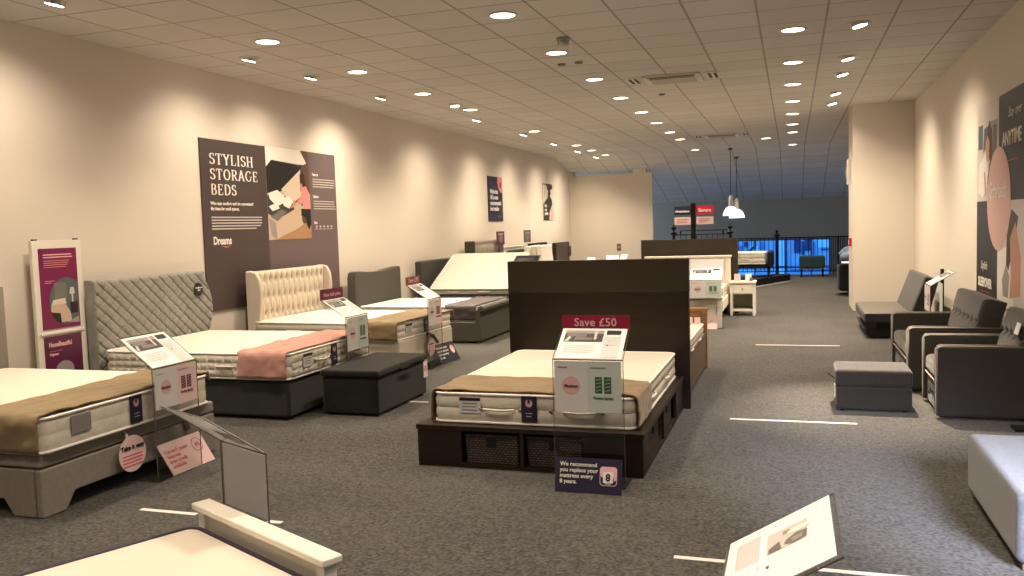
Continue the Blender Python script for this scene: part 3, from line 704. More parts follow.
# ------------------------------------------------------------------ bed B with diamond quilted headboard
YBc = 7.0
T = thing('upholstered_bed', 'charcoal velvet divan bed with a tall diamond-quilted grey headboard', 'bed', (-6.13, YBc, 0))
def diamond(y, z):
    d = 0
    p = .108
    for s, amp in ((1, .013), (-1, .010)):
        q = ((y * .8 + s * z * .95) / p) % 1; q = min(q, 1 - q) * p
        d -= amp * math.exp(-(q / .009) ** 2)
    return d
def scroll_edge(v):
    r_ = .78 + (.11 * math.sin(min(1, max(0, (v - .42) / .50)) * PI) ** .8 if .42 < v < .92 else 0)
    return (.80, r_)
b = cushion_panel(2.0, 0.02, 1.225, .10, diamond, 170, 110, scroll_edge, .04); b.build('headboard', GREYHB, T, smooth='auto')
c = MB().lathe([(.07, 0), (.07, .006)], n=32).build('round_sticker', BLACKP, T, loc=(.105, .635, 1.03), rot=(0, PI / 2, 0)); c['label'] = 'round black sticker near the top right corner'
text(c, 'Headboard', (-.012, 0, .006), (0, 1, 0), (-1, 0, 0), .024, TXT, 'CENTER', bold=.0006)
text(c, 'offer', (.014, 0, .006), (0, 1, 0), (-1, 0, 0), .024, TXT, 'CENTER', bold=.0006)
base_box(T, 1.85, 1.48, .025, .345, CHARVEL, .03).location = (.20, .0, 0)
for s in (-1, 1):
    for xx in (.4, 1.8): MB().lathe([(.025, 0), (.03, .03)], n=12).build('castor_foot', BLACKF, T, loc=(xx, s * .6, 0))
mattress(1.93, 1.50, .225, 'quilted-border mattress under the dusty pink throw', (-6.0, 7.0, .35), 0, side='quilt')
throw(1.42, 1.925, 1.50, .362, .582, PINKTHROW, 'dusty pink throw across the foot of the second bed', (-6.0, 7.0, 0), 0, skew=-.06, seed=5, far=False)
sign_holder('clear holder with a purple header between second bed and grey bench', (-3.985, 7.33, 0), PI / 2, zf=.79, zc=.47, style='green', header=(PURPLE, 'Now half price', TXTPINK, .10, .5))

# grey velvet bench
T = thing('storage_bench', 'long dark grey velvet storage bench at the second bed foot', 'bench', (-3.655, 7.06, 0))
MB().box(-.27, .27, -.515, .515, .015, .335).build('body', BENCHVEL, T, bevel=.02, seg=3)
MB().box(-.285, .285, -.53, .53, .34, .40).build('lid', BENCHVEL, T, bevel=.022, seg=3)
for s in (-1, 1):
    for q in (-1, 1): MB().lathe([(.02, 0), (.022, .02)], n=10).build('foot', BLACKF, T, loc=(s * .22, q * .45, 0))
MB().tube([(.285, -.12, .36), (.30, -.1, .35), (.30, .1, .35), (.285, .12, .36)], .008, 6).build('pull_tab', BLACKF, T)
c = MB().box(.272, .276, .44, .53, .17, .325).build('price_label', WHITE, T); decal(c, 'print', (.276, .44, .17), (0, 1, 0), (0, 0, 1), [(TXTPINK, 'r', .01, .06, .08, .12)] + lines(HOTPINK, .015, .07, .105, 3, .018, .005))
# little white card holder between bed heads B and C
T = thing('price_card', 'small white price card on the floor between second and third headboards', 'sign', (-5.6, 8.02, 0), PI / 2)
MB().prism([(0, 0), (.10, 0), (.06, .52), (.05, .52)], 'x', -.07, .07).build('easel', WHITE, T); MB().prism([(-.004, .30), (.046, .50), (.05, .50), (.0, .30)], 'x', .0, .05).build('print', BLACKP, T)

# ------------------------------------------------------------------ bed C tufted cream
YC = 9.44
T = thing('upholstered_bed', 'cream bed with a tufted winged headboard', 'bed', (-6.13, YC, 0))
def tuft(y, z):
    px, pz = .118, .20; d = 0
    r = round((z - .25) / pz); 
    best = 9
    for rr in (r - 1, r, r + 1):
        zz = .25 + rr * pz; off = (rr % 2) * px / 2
        k = round((y - off) / px)
        for kk in (k - 1, k, k + 1):
            yy = kk * px + off; best = min(best, math.hypot((y - yy), (z - zz) * .8))
    d -= .038 * math.exp(-(best / .03) ** 2)
    # folds
    if z > .25 + 4 * pz - .02:
        q = ((y / px) % 1); q = min(q, 1 - q) * px; d -= .020 * math.exp(-(q / .014) ** 2)
    else:
        rr = math.floor((z - .25) / pz); fz = (z - .25) / pz - rr
        o0 = (rr % 2) * .5
        for s in (-1, 1):
            q = (y / px - o0 - s * .5 * fz) % 1; q = min(q, 1 - q) * px; d -= .011 * math.exp(-(q / .012) ** 2)
    return d
b = cushion_panel(1.54, .05, 1.155, .12, tuft, 170, 110, None, .045); b.build('headboard', CREAMHB, T, smooth='auto')
for s in (-1, 1):
    pts = [(0, .03), (.14, .03), (.16, .45), (.195, .72), (.21, .92), (.195, 1.06), (.15, 1.145), (.08, 1.165), (0, 1.165)]
    w = MB().prism(pts, 'y', s * .77, s * .83).build('wing', CREAMBASE if s < 0 else CREAMHB, T, bevel=.02, seg=3)
cb = base_box(T, 1.86, 1.36, .03, .38, CREAMBASE, .02); cb.location = (.21, -.17, 0); cb.rotation_euler = (0, 0, -.06)
for s in (-1, 1):
    for xx in (.4, 1.95): MB().lathe([(.025, 0), (.03, .035)], n=12).build('castor_foot', BLACKF, T, loc=(xx, s * .5 - .25, 0))
c = MB().lathe([(.105, 0), (.105, .004)], n=36).build('round_tag', PINKCARD, T, loc=(2.105, -.27, .22), rot=(0, PI / 2, 0)); decal(c, 'print', (0, -.075, .004), (0, 1, 0), (-1, 0, 0), [(BLACKP, 'r', .01, .03, .14, .045)] + lines(HOTPINK, .01, .14, .0, 3, .02, .007))
MB().tube([(2.08, -.30, .383), (2.10, -.19, .34), (2.11, -.08, .25)], [.02, .022, .018], 6).build('lift_strap', BLACKF, T, smooth=True)
mattress(1.90, 1.39, .19, 'cream mattress under the olive throw on the third bed', (-5.97, 9.27, .382), -.065, handles=False)
throw(1.38, 1.922, 1.39, .392, .580, OLIVE, 'olive throw across the foot of the cream tufted bed', (-5.97, 9.27, 0), -.065, skew=-.03, seed=8, far=False)
sign_holder('clear holder with a red and orange header at the cream bed', (-3.93, 9.09, 0), PI / 2, w=.37, zf=.80, zc=.50, style='pink', header=(ORANGE, 'Save £70', TXT, .09))
T, c, O, uy = lean_card('black_card_sign', 'black printed card leaning against the cream bed', (-3.90, 9.47, 0), PI / 2 - .15, .44, .25, NAVY, .12)
for i, s in enumerate(('We recommend', 'you replace your', 'mattress every', '8 years.')): text(c, s, O + uy * (.185 - i * .042) + Vector((.03, 0, 0)), (1, 0, 0), uy, .036, TXT, bold=.0012)
decal(c, 'print', O, (1, 0, 0), uy, [(TXTPINK, 'e', .37, .15, .045, .055), (WHITE, 'r', .35, .11, .39, .16)])

# ------------------------------------------------------------------ bed D scroll foot
YD = 11.8
T = thing('upholstered_bed', 'slate grey bed with a curved headboard and scrolled footboard', 'bed', (-6.13, YD, 0))
def soft(y, z): return 0.01 * math.cos(y * 3)
b = MB()
hb = [(-.75, 0), (.75, 0), (.76, .9)] + [(.76 - .03 * (1 - math.cos(t * PI / 8)) - .06 * math.sin(t * PI / 8) * 0, .9 + .12 * math.sin(t * PI / 8)) for t in range(1, 5)] + [(.45, 1.0), (.1, .975), (-.3, .985), (-.6, 1.01), (-.72, 1.0), (-.76, .92)]
b.prism(hb, 'x', 0, .13); b.build('headboard', GREYD, T, bevel=.045, seg=4)
for s in (-1, 1): MB().box(.10, 1.98, s * .76 - .035, s * .76 + .035, .02, .30).build('side_rail', GREYD, T, bevel=.02, seg=3)
fb = [(1.96, .03), (2.05, .03), (2.05, .44)] + [(2.06 + .045 * math.cos(a), .475 + .045 * math.sin(a)) for a in [math.radians(q) for q in range(-60, 200, 26)]] + [(1.98, .45)]
MB().prism(fb, 'y', -.80, .80).build('footboard', GREYD, T, bevel=.012)
MB().box(.2, 1.95, -.7, .7, .08, .28).build('slatted_platform', BLACKF, T)
for s in (-1, 1):
    for xx in (.3, 1.9): MB().box(xx - .03, xx + .03, s * .7 - .03, s * .7 + .03, 0, .09).build('leg', BLACKF, T)
mattress(1.80, 1.40, .20, 'white mattress on the slate grey bed with the scrolled foot', (-5.98, YD, .302), 0, foot_labels=False)
throw(1.33, 1.81, 1.40, .315, .512, THROWDK, 'dark shiny throw at the foot of the slate grey bed', (-5.98, YD, 0), 0, seed=9)
# ------------------------------------------------------------------ bed E, opened ottoman
T = thing('ottoman_bed', 'dark grey ottoman bed standing open with its lid tilted up', 'bed', (-6.13, 14.05, 0))
MB().box(0, .12, -.66, .82, 0, 1.05).build('headboard', DARKHB, T, bevel=.03, seg=3)
b = MB(); b.box(.13, 1.78, -.70, -.64, .02, .46); b.box(.13, 1.78, .64, .70, .02, .46); b.box(1.72, 1.78, -.64, .64, .02, .46); b.box(.13, .19, -.64, .64, .02, .46); b.box(.19, 1.72, -.64, .64, .02, .06)
b.build('storage_box', DARKHB, T, bevel=.006)
al = math.atan2(.57, 1.2)
R1 = Matrix.Rotation(al, 4, 'X')
M1 = Matrix.Translation((0, -.66, .475)) @ R1
MB().box(.14, 1.86, 0, 1.33, -.035, 0, M=M1).build('lifting_lid', DARKHB, T, bevel=.008)
MB().tube([M1 @ Vector((1.7, .55, -.04)), Vector((1.7, -.1, .25))], .012, 8).build('gas_strut', CHROME, T)
mo = mattress(1.43, 1.28, .10, 'tufted cream mattress tilted up on the open ottoman bed', (-5.86, 14.05 - .64, .485), 0, foot_labels=False, tilt=(al, 0, 0))
for ch in mo.children: ch.location.y += .655
sign_holder('tall sign holder with black cards at the open ottoman bed', (-3.93, 12.62, 0), 0, w=.39, zf=1.00, zc=.70, dark=True, dz=.13, dy=.24)
# ------------------------------------------------------------------ beds farther along the left wall
T = thing('upholstered_bed', 'beige bed with a buttoned wing headboard in the far left row', 'bed', (-6.13, 16.65, 0))
b = cushion_panel(1.72, .05, 1.33, .12, tuft, 100, 70, None, .04); b.build('headboard', MUSHROOM, T, smooth='auto')
for s in (-1, 1): MB().box(0, .22, s * .87 - .03, s * .87 + .03, .03, 1.33).build('wing', GREYD if s < 0 else MUSHROOM, T, bevel=.03, seg=3)
base_box(T, 1.85, 1.5, .02, .36, MUSHROOM).location = (.15, 0, 0)
mattress(1.9, 1.4, .22, 'white mattress on the beige buttoned bed in the far left row', (-5.95, 16.65, .362), 0, foot_labels=False)
T = thing('upholstered_bed', 'white painted bed with a dark upholstered strip across its headboard', 'bed', (-6.13, 18.7, 0))
MB().box(0, .05, -.75, .75, 0, 1.12).build('headboard', WHITEWOOD, T, bevel=.01); MB().box(.0, .07, -.80, .80, 1.12, 1.15).build('top_rail', WHITEWOOD, T, bevel=.006)
MB().tube([(.09, -.62, 1.02), (.12, -.5, 1.03), (.12, .5, 1.03), (.09, .62, 1.02)], [.02, .045, .045, .02], 10).build('bolster', TEAL, T, smooth=True)
for s in (-1, 1): MB().box(.05, 1.98, s * .72 - .015, s * .72 + .015, .12, .34).build('side_rail', WHITEWOOD, T)
MB().box(1.96, 2.0, -.74, .74, 0, .45).build('footboard', WHITEWOOD, T, bevel=.006)
MB().box(.06, 1.95, -.70, .70, .26, .30).build('slats', WHITEWOOD, T)
mattress(1.86, 1.36, .22, 'white mattress on the white painted bed in the far left row', (-6.04, 18.7, .302), 0, foot_labels=False)
T = thing('upholstered_bed', 'dark bed partly hidden behind the upright folded mattress', 'bed', (-6.13, 20.7, 0))
MB().box(0, .10, -.75, .75, 0, 1.17).build('headboard', BLACKF, T, bevel=.03, seg=3); base_box(T, 1.85, 1.4, .02, .36, DARKHB).location = (.12, 0, 0)
t2 = thing('upright_mattress', 'white folded mattress standing upright on the white painted bed', 'mattress', (-5.62, 18.75, .545))
for i in range(3): MB().box(.0 + i * .13, .12 + i * .13, -.45, .45, 0.001, .60 - i * .012, M=Matrix.Rotation(-.10, 4, 'Y')).build('folded_layer', PIPE if i != 1 else MATTSIDE, t2, bevel=.03, seg=3)
T = thing('upholstered_bed', 'dark brown bed with a chunky headboard nearest the end partition', 'bed', (-6.13, 22.95, 0))
MB().box(0, .12, -.74, .72, 0, 1.12).build('headboard', DKWOOD, T, bevel=.03, seg=3); MB().box(.02, .16, .62, .8, .7, 1.0).build('bolster', DARKHB, T, bevel=.05, seg=3)
base_box(T, 1.95, 1.46, .02, .36, DKWOOD).location = (.13, 0, 0)
mattress(1.9, 1.44, .23, 'white mattress on the bed nearest the end partition', (-5.95, 22.95, .362), 0, foot_labels=False)
for i, (x, y, l) in enumerate(((-5.6, 16.75, 'tall narrow purple sign on a thin pole, left of its pair'), (-5.5, 18.75, 'tall narrow purple sign on a thin pole, right of its pair'))):
    T = thing('pole_sign', l, 'sign', (-5.90 if i == 0 else -5.84, 17.30 if i == 0 else 19.05, 0), PI / 2 - .2, 'narrow signs on poles by the far left beds')
    MB().tube([(0, 0, .01), (0, 0, 1.24)], .01, 8).build('pole', CHROME, T); MB().lathe([(.10, 0), (.10, .012)], n=20).build('foot_plate', CHROME, T)
    c = MB().box(-.16, .16, -.008, .004, 1.22, 1.50).build('sign_panel', PURPLED if i == 0 else POSTERL, T); decal(c, 'print', (-.16, -.008, 1.22), (1, 0, 0), (0, 0, 1), [(PH['grey'], 'e', .16, .12, .09, .09), (PH['mid'], 'r', .05, .2, .27, .24)])
for i, (x, y, l) in enumerate(((-4.9, 23.9, 'small pink card standing on the far white mattress, left'), (-4.55, 23.45, 'pink and red card holder by the far white mattress, middle'), (-4.3, 23.9, 'white folded card beside the far white mattress, right'))):
    pass
def tent_card(label, loc, rz, w, h, d, m):
    T = thing('tent_card', label, 'sign', loc, rz, 'small cards on the far white mattress')
    MB().prism([(-d / 2, 0), (-d / 2 + .006, 0), (.003, h), (-.003, h)], 'x', -w / 2, w / 2).build('front_leaf', m, T)
    MB().prism([(d / 2, 0), (d / 2 - .006, 0), (.003, h), (.009, h - .01)], 'x', -w / 2, w / 2).build('back_leaf', PAPER_BACK, T)
tent_card('small pink folded card on the left of the far white mattress', (-5.15, 22.6, .607), .5, .22, .10, .16, PINKCARD)
tent_card('wide pink and red folded card in the middle of the far white mattress', (-4.62, 22.85, .607), .3, .34, .13, .3, TXTPINK)
tent_card('small white folded card on the right of the far white mattress', (-4.35, 23.2, .607), -.4, .2, .14, .16, WHITE)
t = thing('wall_socket', 'small brown switch plate on the cream end partition', 'switch', (-4.79, 24.7, .90)); MB().box(-.06, .06, -.012, -.001, -.10, .10).build('plate', POSTERL, t, bevel=.003); MB().box(-.02, .02, -.018, -.011, -.03, .03).build('rocker', PLASTIC, t)

# ------------------------------------------------------------------ central bed F
T = thing('platform_bed', 'dark brown platform bed with basket cubbies and tall headboard', 'bed', (0, 0, 0))
X0, X1, Y0, Y1 = -2.435, -.885, 5.24, 7.32
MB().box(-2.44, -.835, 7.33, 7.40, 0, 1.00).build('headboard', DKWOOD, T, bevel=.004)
hp = MB().box(-2.442, -.833, 7.328, 7.402, 1.001, 1.285).build('headboard_upper', DKTOP, T, bevel=.004); hp['label'] = 'plain, lighter taupe brown upper part'  # headboard is lighter and plainer above, darker brown below
MB().box(X0, X1, Y0, Y1, .25, .283).build('platform_top', DKWOOD, T, bevel=.003)
MB().box(X0 + .01, X1 - .01, Y0 + .01, Y1, 0, .028).build('plinth_board', DKWOOD, T)
fx = [(-2.425, -2.11), (-1.70, -1.675), (-1.27, -.895)]
for a, c in fx: MB().box(a, c, Y0 + .005, Y0 + .03 if c - a > .1 else Y0 + .42, .028, .25).build('front_panel', DKWOOD, T)
MB().box(-2.13, -1.26, Y0 + .42, Y0 + .44, .028, .25).build('cubby_back', DKWOOD, T)
for a, c in ((Y0 + .03, Y0 + .22), (Y0 + .92, Y0 + .95), (Y0 + 1.62, Y1)):
    MB().box(X1 - .03, X1 - .008, a, c, .028, .25).build('side_panel', DKWOOD, T)
MB().box(X0 + .008, X0 + .03, Y0 + .03, Y1, .028, .25).build('side_panel', DKWOOD, T)
MB().box(X1 - .46, X1 - .44, Y0 + .45, Y1 - .02, .028, .25).build('cubby_back', DKWOOD, T)
def basket(label, loc, rz, w=.385, d=.36, h=.19):
    T = thing('storage_basket', label, 'basket', loc, rz, 'woven baskets under the platform bed')
    def ring(s, z, o=0): return rrect(-w / 2 * s + o, w / 2 * s - o, o + (1 - s) * .1, d * 1.0 - o, .02, z, 3)
    MB().loft([ring(.96, 0), ring(.98, h * .5), ring(1, h), ring(1, h + .004, .012), ring(.97, .02, .018)]).build('basket_body', BASKET, T)
    MB().tube([(-w / 2 + .01, .0, h), (w / 2 - .01, 0, h), (w / 2 - .01, d - .01, h), (-w / 2 + .01, d - .01, h)], .009, 6, closed=True).build('rim', BASKET, T)
    MB().box(-.035, .035, -.004, .0, h * .62, h * .9).build('handle_slot', BLACKF, T)
basket('woven basket in the left front cubby of the platform bed', (-1.905, Y0 + .03, .03), 0)
basket('woven basket in the right front cubby of the platform bed', (-1.472, Y0 + .03, .03), 0)
basket('woven basket in the side cubby nearer the platform bed foot', (X1 - .04, Y0 + .60, .03), PI / 2, w=.60)
basket('woven basket in the side cubby nearer the platform headboard', (X1 - .04, Y0 + 1.28, .03), PI / 2, w=.60)
mattress(1.96, 1.385, .205, 'plump cream mattress on the dark brown platform bed', (-1.645, 7.29, .285), -PI / 2)
throw(1.42, 1.955, 1.385, .292, .497, OLIVE, 'olive throw across the foot of the dark platform bed', (-1.645, 7.29, 0), -PI / 2, seed=12, skew=.02)
sign_holder('clear holder with a crimson Save £50 header by the platform bed', (-1.178, 5.0, 0), 0, w=.41, zf=.785, zc=.465, style='green', header=(CRIMSON, 'Save £50', TXTPINK, .092), dz=.155, dy=.24, hz=-.012)
T, c, O, uy = lean_card('navy_card_sign', 'navy card about replacing mattresses, before the platform bed', (-1.168, 4.885, 0), .0, .405, .205, NAVY, .05)
for i, s in enumerate(('We recommend', 'you replace your', 'mattress every', '8 years.')): text(c, s, O + uy * (.155 - i * .034) + Vector((.028, 0, 0)), (1, 0, 0), uy, .034, TXT, bold=.0007)
def rr2(cx, cy, hx, hy, r): return [(p[0], p[1]) for p in rrect(cx - hx, cx + hx, cy - hy, cy + hy, r, 0, 4)]
decal(c, 'print', O, (1, 0, 0), uy, [(TXTPINK, 'p', rr2(.325, .105, .052, .056, .02)), (NAVY, 'p', rr2(.325, .098, .048, .045, .018)), (TXTPINK, 'p', rr2(.327, .128, .05, .032, .018)), (WHITE, 'p', rr2(.323, .098, .030, .033, .006)), (TXTPINK, 'r', .358, .08, .372, .13)])
text(c, '8', O + Vector((.323, 0, 0)) + uy * .078, (1, 0, 0), uy, .058, BLACKP, 'CENTER', bold=.002)
text(c, 'YEARS', O + Vector((.323, 0, 0)) + uy * .054, (1, 0, 0), uy, .013, TXT, 'CENTER')

# ------------------------------------------------------------------ honey oak bed G behind
T = thing('oak_bed', 'honey oak single bed behind the dark headboard, drawers along its side', 'bed', (0, 0, 0))
MB().box(-1.93, -.888, 9.42, 9.47, .0, .62).build('end_board', OAK, T, bevel=.004)
MB().box(-1.94, -.878, 9.40, 9.49, .62, .655).build('top_rail', OAK, T, bevel=.004)
MB().box(-.93, -.883, 9.40, 9.47, 0, .62).build('corner_post', OAK, T, bevel=.004)
MB().box(-.925, -.90, 7.47, 9.40, .03, .215).build('drawer', PALEOAK, T, bevel=.003); MB().box(-.925, -.90, 7.47, 9.40, .222, .385).build('side_rail', PALEOAK, T, bevel=.003)
MB().box(-1.93, -.93, 7.47, 9.38, .02, .30).build('frame_box', PALEOAK, T)
mattress(1.86, .97, .19, 'cream mattress on the honey oak single bed', (-1.40, 7.50, .305), PI / 2, foot_labels=False)
for i, x in enumerate((-1.045, -.965)): tent_card('small pink folded card at the oak bed end, %s' % ('left of two', 'right of two')[i], (x, 9.22, .507), 0, .06, .07, .05, PINKCARD)

# ------------------------------------------------------------------ white bed H
T = thing('white_bed', 'white painted wooden bed with panelled headboard, near the bedside table', 'bed', (0, 0, 0))
MB().box(-2.40, -1.02, 15.0, 15.04, .1, .965).build('headboard', WHITEWOOD, T, bevel=.004)
b = MB()
for i in range(13): x = -2.36 + i * .105; b.box(x, x + .098, 14.985, 15.0, .3, .95)
b.build('panelling', WHITEWOOD, T, bevel=.003)
MB().box(-2.46, -.98, 14.97, 15.07, .965, 1.0).build('top_moulding', WHITEWOOD, T, bevel=.01, seg=3)
for x in (-2.42, -1.05): MB().box(x - .02, x + .05, 14.98, 15.06, 0, .965).build('headboard_post', WHITEWOOD, T, bevel=.004)
MB().box(-2.38, -1.05, 12.99, 13.02, .14, .42).build('footboard', WHITEWOOD, T, bevel=.004); MB().box(-2.44, -.985, 12.96, 13.06, .435, .465).build('footboard_cap', WHITEWOOD, T, bevel=.006)
for x in (-2.42, -1.07): MB().box(x, x + .07, 12.975, 13.045, 0, .435).build('leg', WHITEWOOD, T, bevel=.004)
for x in (-2.39, -1.05): MB().box(x, x + .03, 13.05, 14.98, .20, .36).build('side_rail', WHITEWOOD, T, bevel=.004)
MB().box(-2.36, -1.05, 13.05, 14.97, .24, .30).build('slats', WHITEWOOD, T)
mattress(1.88, 1.28, .22, 'white mattress on the white wooden bed', (-1.705, 14.95, .302), -PI / 2, foot_labels=True, handles=False)
sign_holder('clear holder with a dark header at the white wooden bed', (-1.22, 12.86, 0), 0, w=.46, zf=.72, zc=.46, style='green', header=(WHITE, None, None, .13), dz=.16)
T, c, O, uy = lean_card('pink_card_sign', 'pink card leaning below the footboard of the white wooden bed', (-1.17, 12.84, 0), 0, .22, .21, PINKCARD, .05)
decal(c, 'print', O, (1, 0, 0), uy, [(HOTPINK, 'p', [(.04, .06), (.16, .12), (.16, .13), (.04, .07)])])
T = thing('bedside_table', 'small white bedside table with one drawer and open shelf', 'bedside table', (-.79, 14.84, 0))
for x in (-.18, .18):
    for y in (-.18, .16): MB().box(x - .02, x + .02, y - .02, y + .02, 0, .53).build('leg', WHITEWOOD, T, bevel=.003)
MB().box(-.215, .215, -.225, .20, .54, .57).build('table_top', WHITEWOOD, T, bevel=.006)
b = MB().box(-.195, .195, -.19, .17, .36, .535); b.build('drawer_case', WHITEWOOD, T)
d = MB().box(-.155, .155, -.205, -.19, .375, .525).build('drawer', WHITEWOOD, T, bevel=.004); MB().lathe([(.004, 0), (.006, .01), (.014, .018), (.012, .026)], n=12).build('knob', BRASS, d, loc=(0, -.205, .45), rot=(PI / 2, 0, 0))
MB().box(-.18, .18, .15, .165, .10, .36).build('back_panel', SHELFBACK, T)
for x in (-.19, .18): MB().box(x, x + .01, -.16, .15, .10, .36).build('side_panel', SHELFBACK, T)
MB().box(-.185, .185, -.19, .16, .075, .105).build('shelf', WHITEWOOD, T, bevel=.003)
for x, l, m in ((-.88, 'pink card standing on the bedside table at the left', PALEPINK), (-.70, 'white framed card standing on the bedside table at the right', WHITE)):
    t = thing('table_card', l, 'card', (x, 14.80, .57)); MB().box(-.05, .05, -.01, .012, .0, .12).build('card', m, t, bevel=.003)
    if m is WHITE: MB().box(.02, .07, -.03, -.012, .0, .06).build('ornament', POSTERL, t, bevel=.012, seg=3)

# second dark bed, seen from behind its neighbour
T = thing('platform_bed', 'dark brown bed whose headboard stands behind the white bed', 'bed', (0, 0, 0))
MB().box(-2.54, -.885, 15.12, 15.2, 0, 1.285).build('headboard', DKTOP, T, bevel=.004)
MB().box(-2.5, -.95, 15.21, 17.25, .02, .28).build('platform', DKWOOD, T, bevel=.004)
mattress(1.92, 1.38, .20, 'cream mattress hidden beyond the farther dark headboard', (-1.72, 15.25, .282), PI / 2, foot_labels=False)

# ------------------------------------------------------------------ far area
T = thing('iron_bed', 'black iron bedstead with flame finials beyond the dark headboard', 'bed', (0, 21.5, 0))
for x in (-2.79, -1.43):
    MB().tube([(x, 0, 0), (x, 0, 1.27)], .035, 10).build('bed_post', BLACKMET, T, smooth='auto')
    MB().lathe([(.03, 0), (.075, .01), (.08, .05), (.03, .08), (.018, .11), (.06, .15), (.07, .18), (.03, .21), (.01, .26)], n=14).build('finial', BLACKMET, T, loc=(x, 0, 1.26), smooth='auto')
b = MB()
for z in (1.36, 1.26, .62): b.tube([(-2.62 if z > 1.3 else -2.78, 0, z), (-1.5 if z > 1.3 else -1.44, 0, z)], .014, 6)
for x in (-2.62, -1.6): b.tube([(x, 0, 1.26), (x, 0, 1.36)], .02, 6)
b.build('head_rail', BLACKMET, T)
b = MB()
for i in range(9): x = -2.62 + i * .127; b.tube([(x, 0, .62), (x, 0, 1.26)], .009, 6)
b.build('spindles', BLACKMET, T)
for x in (-2.78, -1.44): MB().tube([(x, -.05, .32), (x, -1.95, .32)], .025, 8).build('side_rail', BLACKMET, T)
for x in (-2.78, -1.44): MB().tube([(x, -1.95, 0), (x, -1.95, .7)], .03, 8).build('bed_post', BLACKMET, T)
MB().box(-2.75, -1.47, -1.9, -.06, .34, .36).build('slats', BLACKMET, T)
T = thing('sign_post', 'black sign post with red and navy panels over pink ones', 'sign post', (-1.985, 18.5, 0))
MB().box(-.05, .05, -.03, .03, .02, 1.97).build('post', BLACKMET, T); MB().box(-.25, .25, -.2, .2, 0, .02).build('base_plate', BLACKMET, T)
for s, m1, w_ in ((-1, NAVY, .34), (1, REDP, .36)):
    xa, xb = (s * .055, s * (.055 + w_))
    c = MB().box(xa, xb, -.012, .0, 1.73, 1.91).build('top_panel', m1, T)
    text(c, 'Dreamteam' if s < 0 else 'Savers', ((xa + xb) / 2, -.012, 1.785), (1, 0, 0), (0, 0, 1), .10 if s > 0 else .06, WHITE, 'CENTER', bold=.003)
    c = MB().box(xa, xb, -.012, .0, 1.52, 1.68).build('bottom_panel', PALEPINK if s > 0 else PINKCARD, T)
    decal(c, 'print', (min(xa, xb), -.012, 1.52), (1, 0, 0), (0, 0, 1), lines(ORANGE, .05, .28, .12, 3, .035, .01))
for i, (x, y, zz, l) in enumerate(((-1.50, 22.9, 1.70, 'glowing white pendant lamp over the far aisle, left of two'), (-1.42, 24.0, 1.64, 'glowing white pendant lamp over the far aisle, right of two'))):
    T = thing('pendant_lamp', l, 'pendant lamp', (x, y, 0), 0, 'pendant lamps in the far aisle')
    zt = H if y < 23.25 else H - .2105 * (y - 23.25)
    MB().tube([(0, 0, zz + .4), (0, 0, zt - .02)], .008, 6).build('cable', BLACKMET, T); MB().lathe([(.06, 0), (.06, .03)], n=14).build('ceiling_rose', BLACKMET, T, loc=(0, 0, zt - .05))
    MB().lathe([(.07, 0), (.06, .02), (.055, .26), (.03, .30)], n=16).build('lamp_holder', PLASTIC, T, loc=(0, 0, zz + .22), smooth='auto')
    MB().lathe([(.205, 0), (.20, .05), (.17, .13), (.12, .20), (.07, .235)], n=24).build('shade', PENDW, T, loc=(0, 0, zz), smooth='auto')
    l_ = lampdata('POINT', 10, (0.8, .93, 1), shadow_soft_size=.1); add_lamp(l_, T, (0, 0, zz - .12))
# railing at the edge of the floor
T = thing('railing', 'black vertical bar railing along the far floor edge', 'railing', (0, 25.3, 0))
MB().box(-3.78, XR - .005, -.02, .02, 1.03, 1.06).build('top_rail', BLACKMET, T); MB().box(-3.78, XR - .005, -.015, .015, .09, .115).build('bottom_rail', BLACKMET, T)
k = 0; x = -3.70
while x < XR - .05:
    MB().box(x - .009, x + .009, -.009, .009, .115, 1.03).build('baluster', BLACKMET, T); x += .118
MB().box(-.455, -.365, -.045, .045, 0, 1.08).build('newel_post', BLACKMET, T); MB().lathe([(.04, 0), (.085, .02), (.09, .05), (.03, .08), (.02, .1), (.05, .13), (.015, .19)], n=14).build('finial', BLACKMET, T, loc=(-.41, 0, 1.08), smooth='auto')
for x in (-3.7, -2.0, 1.2): MB().box(x - .02, x + .02, -.02, .02, 0, 1.03).build('post', BLACKMET, T)
# teal bench
T = thing('upholstered_bench', 'dark teal upholstered bench before the far railing', 'bench', (.50, 24.5, 0))
MB().box(-.33, .33, -.20, .2, .24, .56).build('seat', TEAL, T, bevel=.04, seg=3); MB().box(-.31, .31, -.19, .19, .215, .24).build('gold_trim', BRASS, T)
for x in (-.27, .27):
    for y in (-.15, .15): MB().lathe([(.02, 0), (.03, .22)], n=10).build('leg', BLACKMET, T, loc=(x, y, 0))
# dark plinth and the bed end on it
T = thing('display_bed', 'black display bed on slim legs with its foot towards the aisle', 'bed', (0, 22.25, 0))
MB().box(-2.2, -.46, -.65, .65, .42, .50).build('frame', BLACKMET, T, bevel=.01)
MB().box(-.58, -.44, -.66, .66, .42, .79).build('footboard', BLACKF, T, bevel=.03, seg=3)
for x in (-2.15, -.56):
    for y in (-.6, .6): MB().box(x - .02, x + .02, y - .02, y + .02, .192 if x > -1 else .001, .42).build('leg', BLACKMET, T)
mattress(1.50, 1.25, .27, 'cream mattress on the black display bed in the far aisle', (-2.12, 22.25, .502), 0, foot_labels=False)
T = thing('display_plinth', 'low black display plinth with a pale lower edge in the aisle', 'plinth', (0, 0, 0))
MB().prism([(-.84, 20.75), (-.05, 22.62), (-.35, 22.9), (-1.5, 21.0)], 'z', .03, .19).build('deck', BLACKF, T, bevel=.006)
MB().prism([(-.83, 20.74), (-.04, 22.61), (-.35, 22.9), (-1.5, 21.0)], 'z', 0, .03).build('pale_base', WHITEWOOD, T)
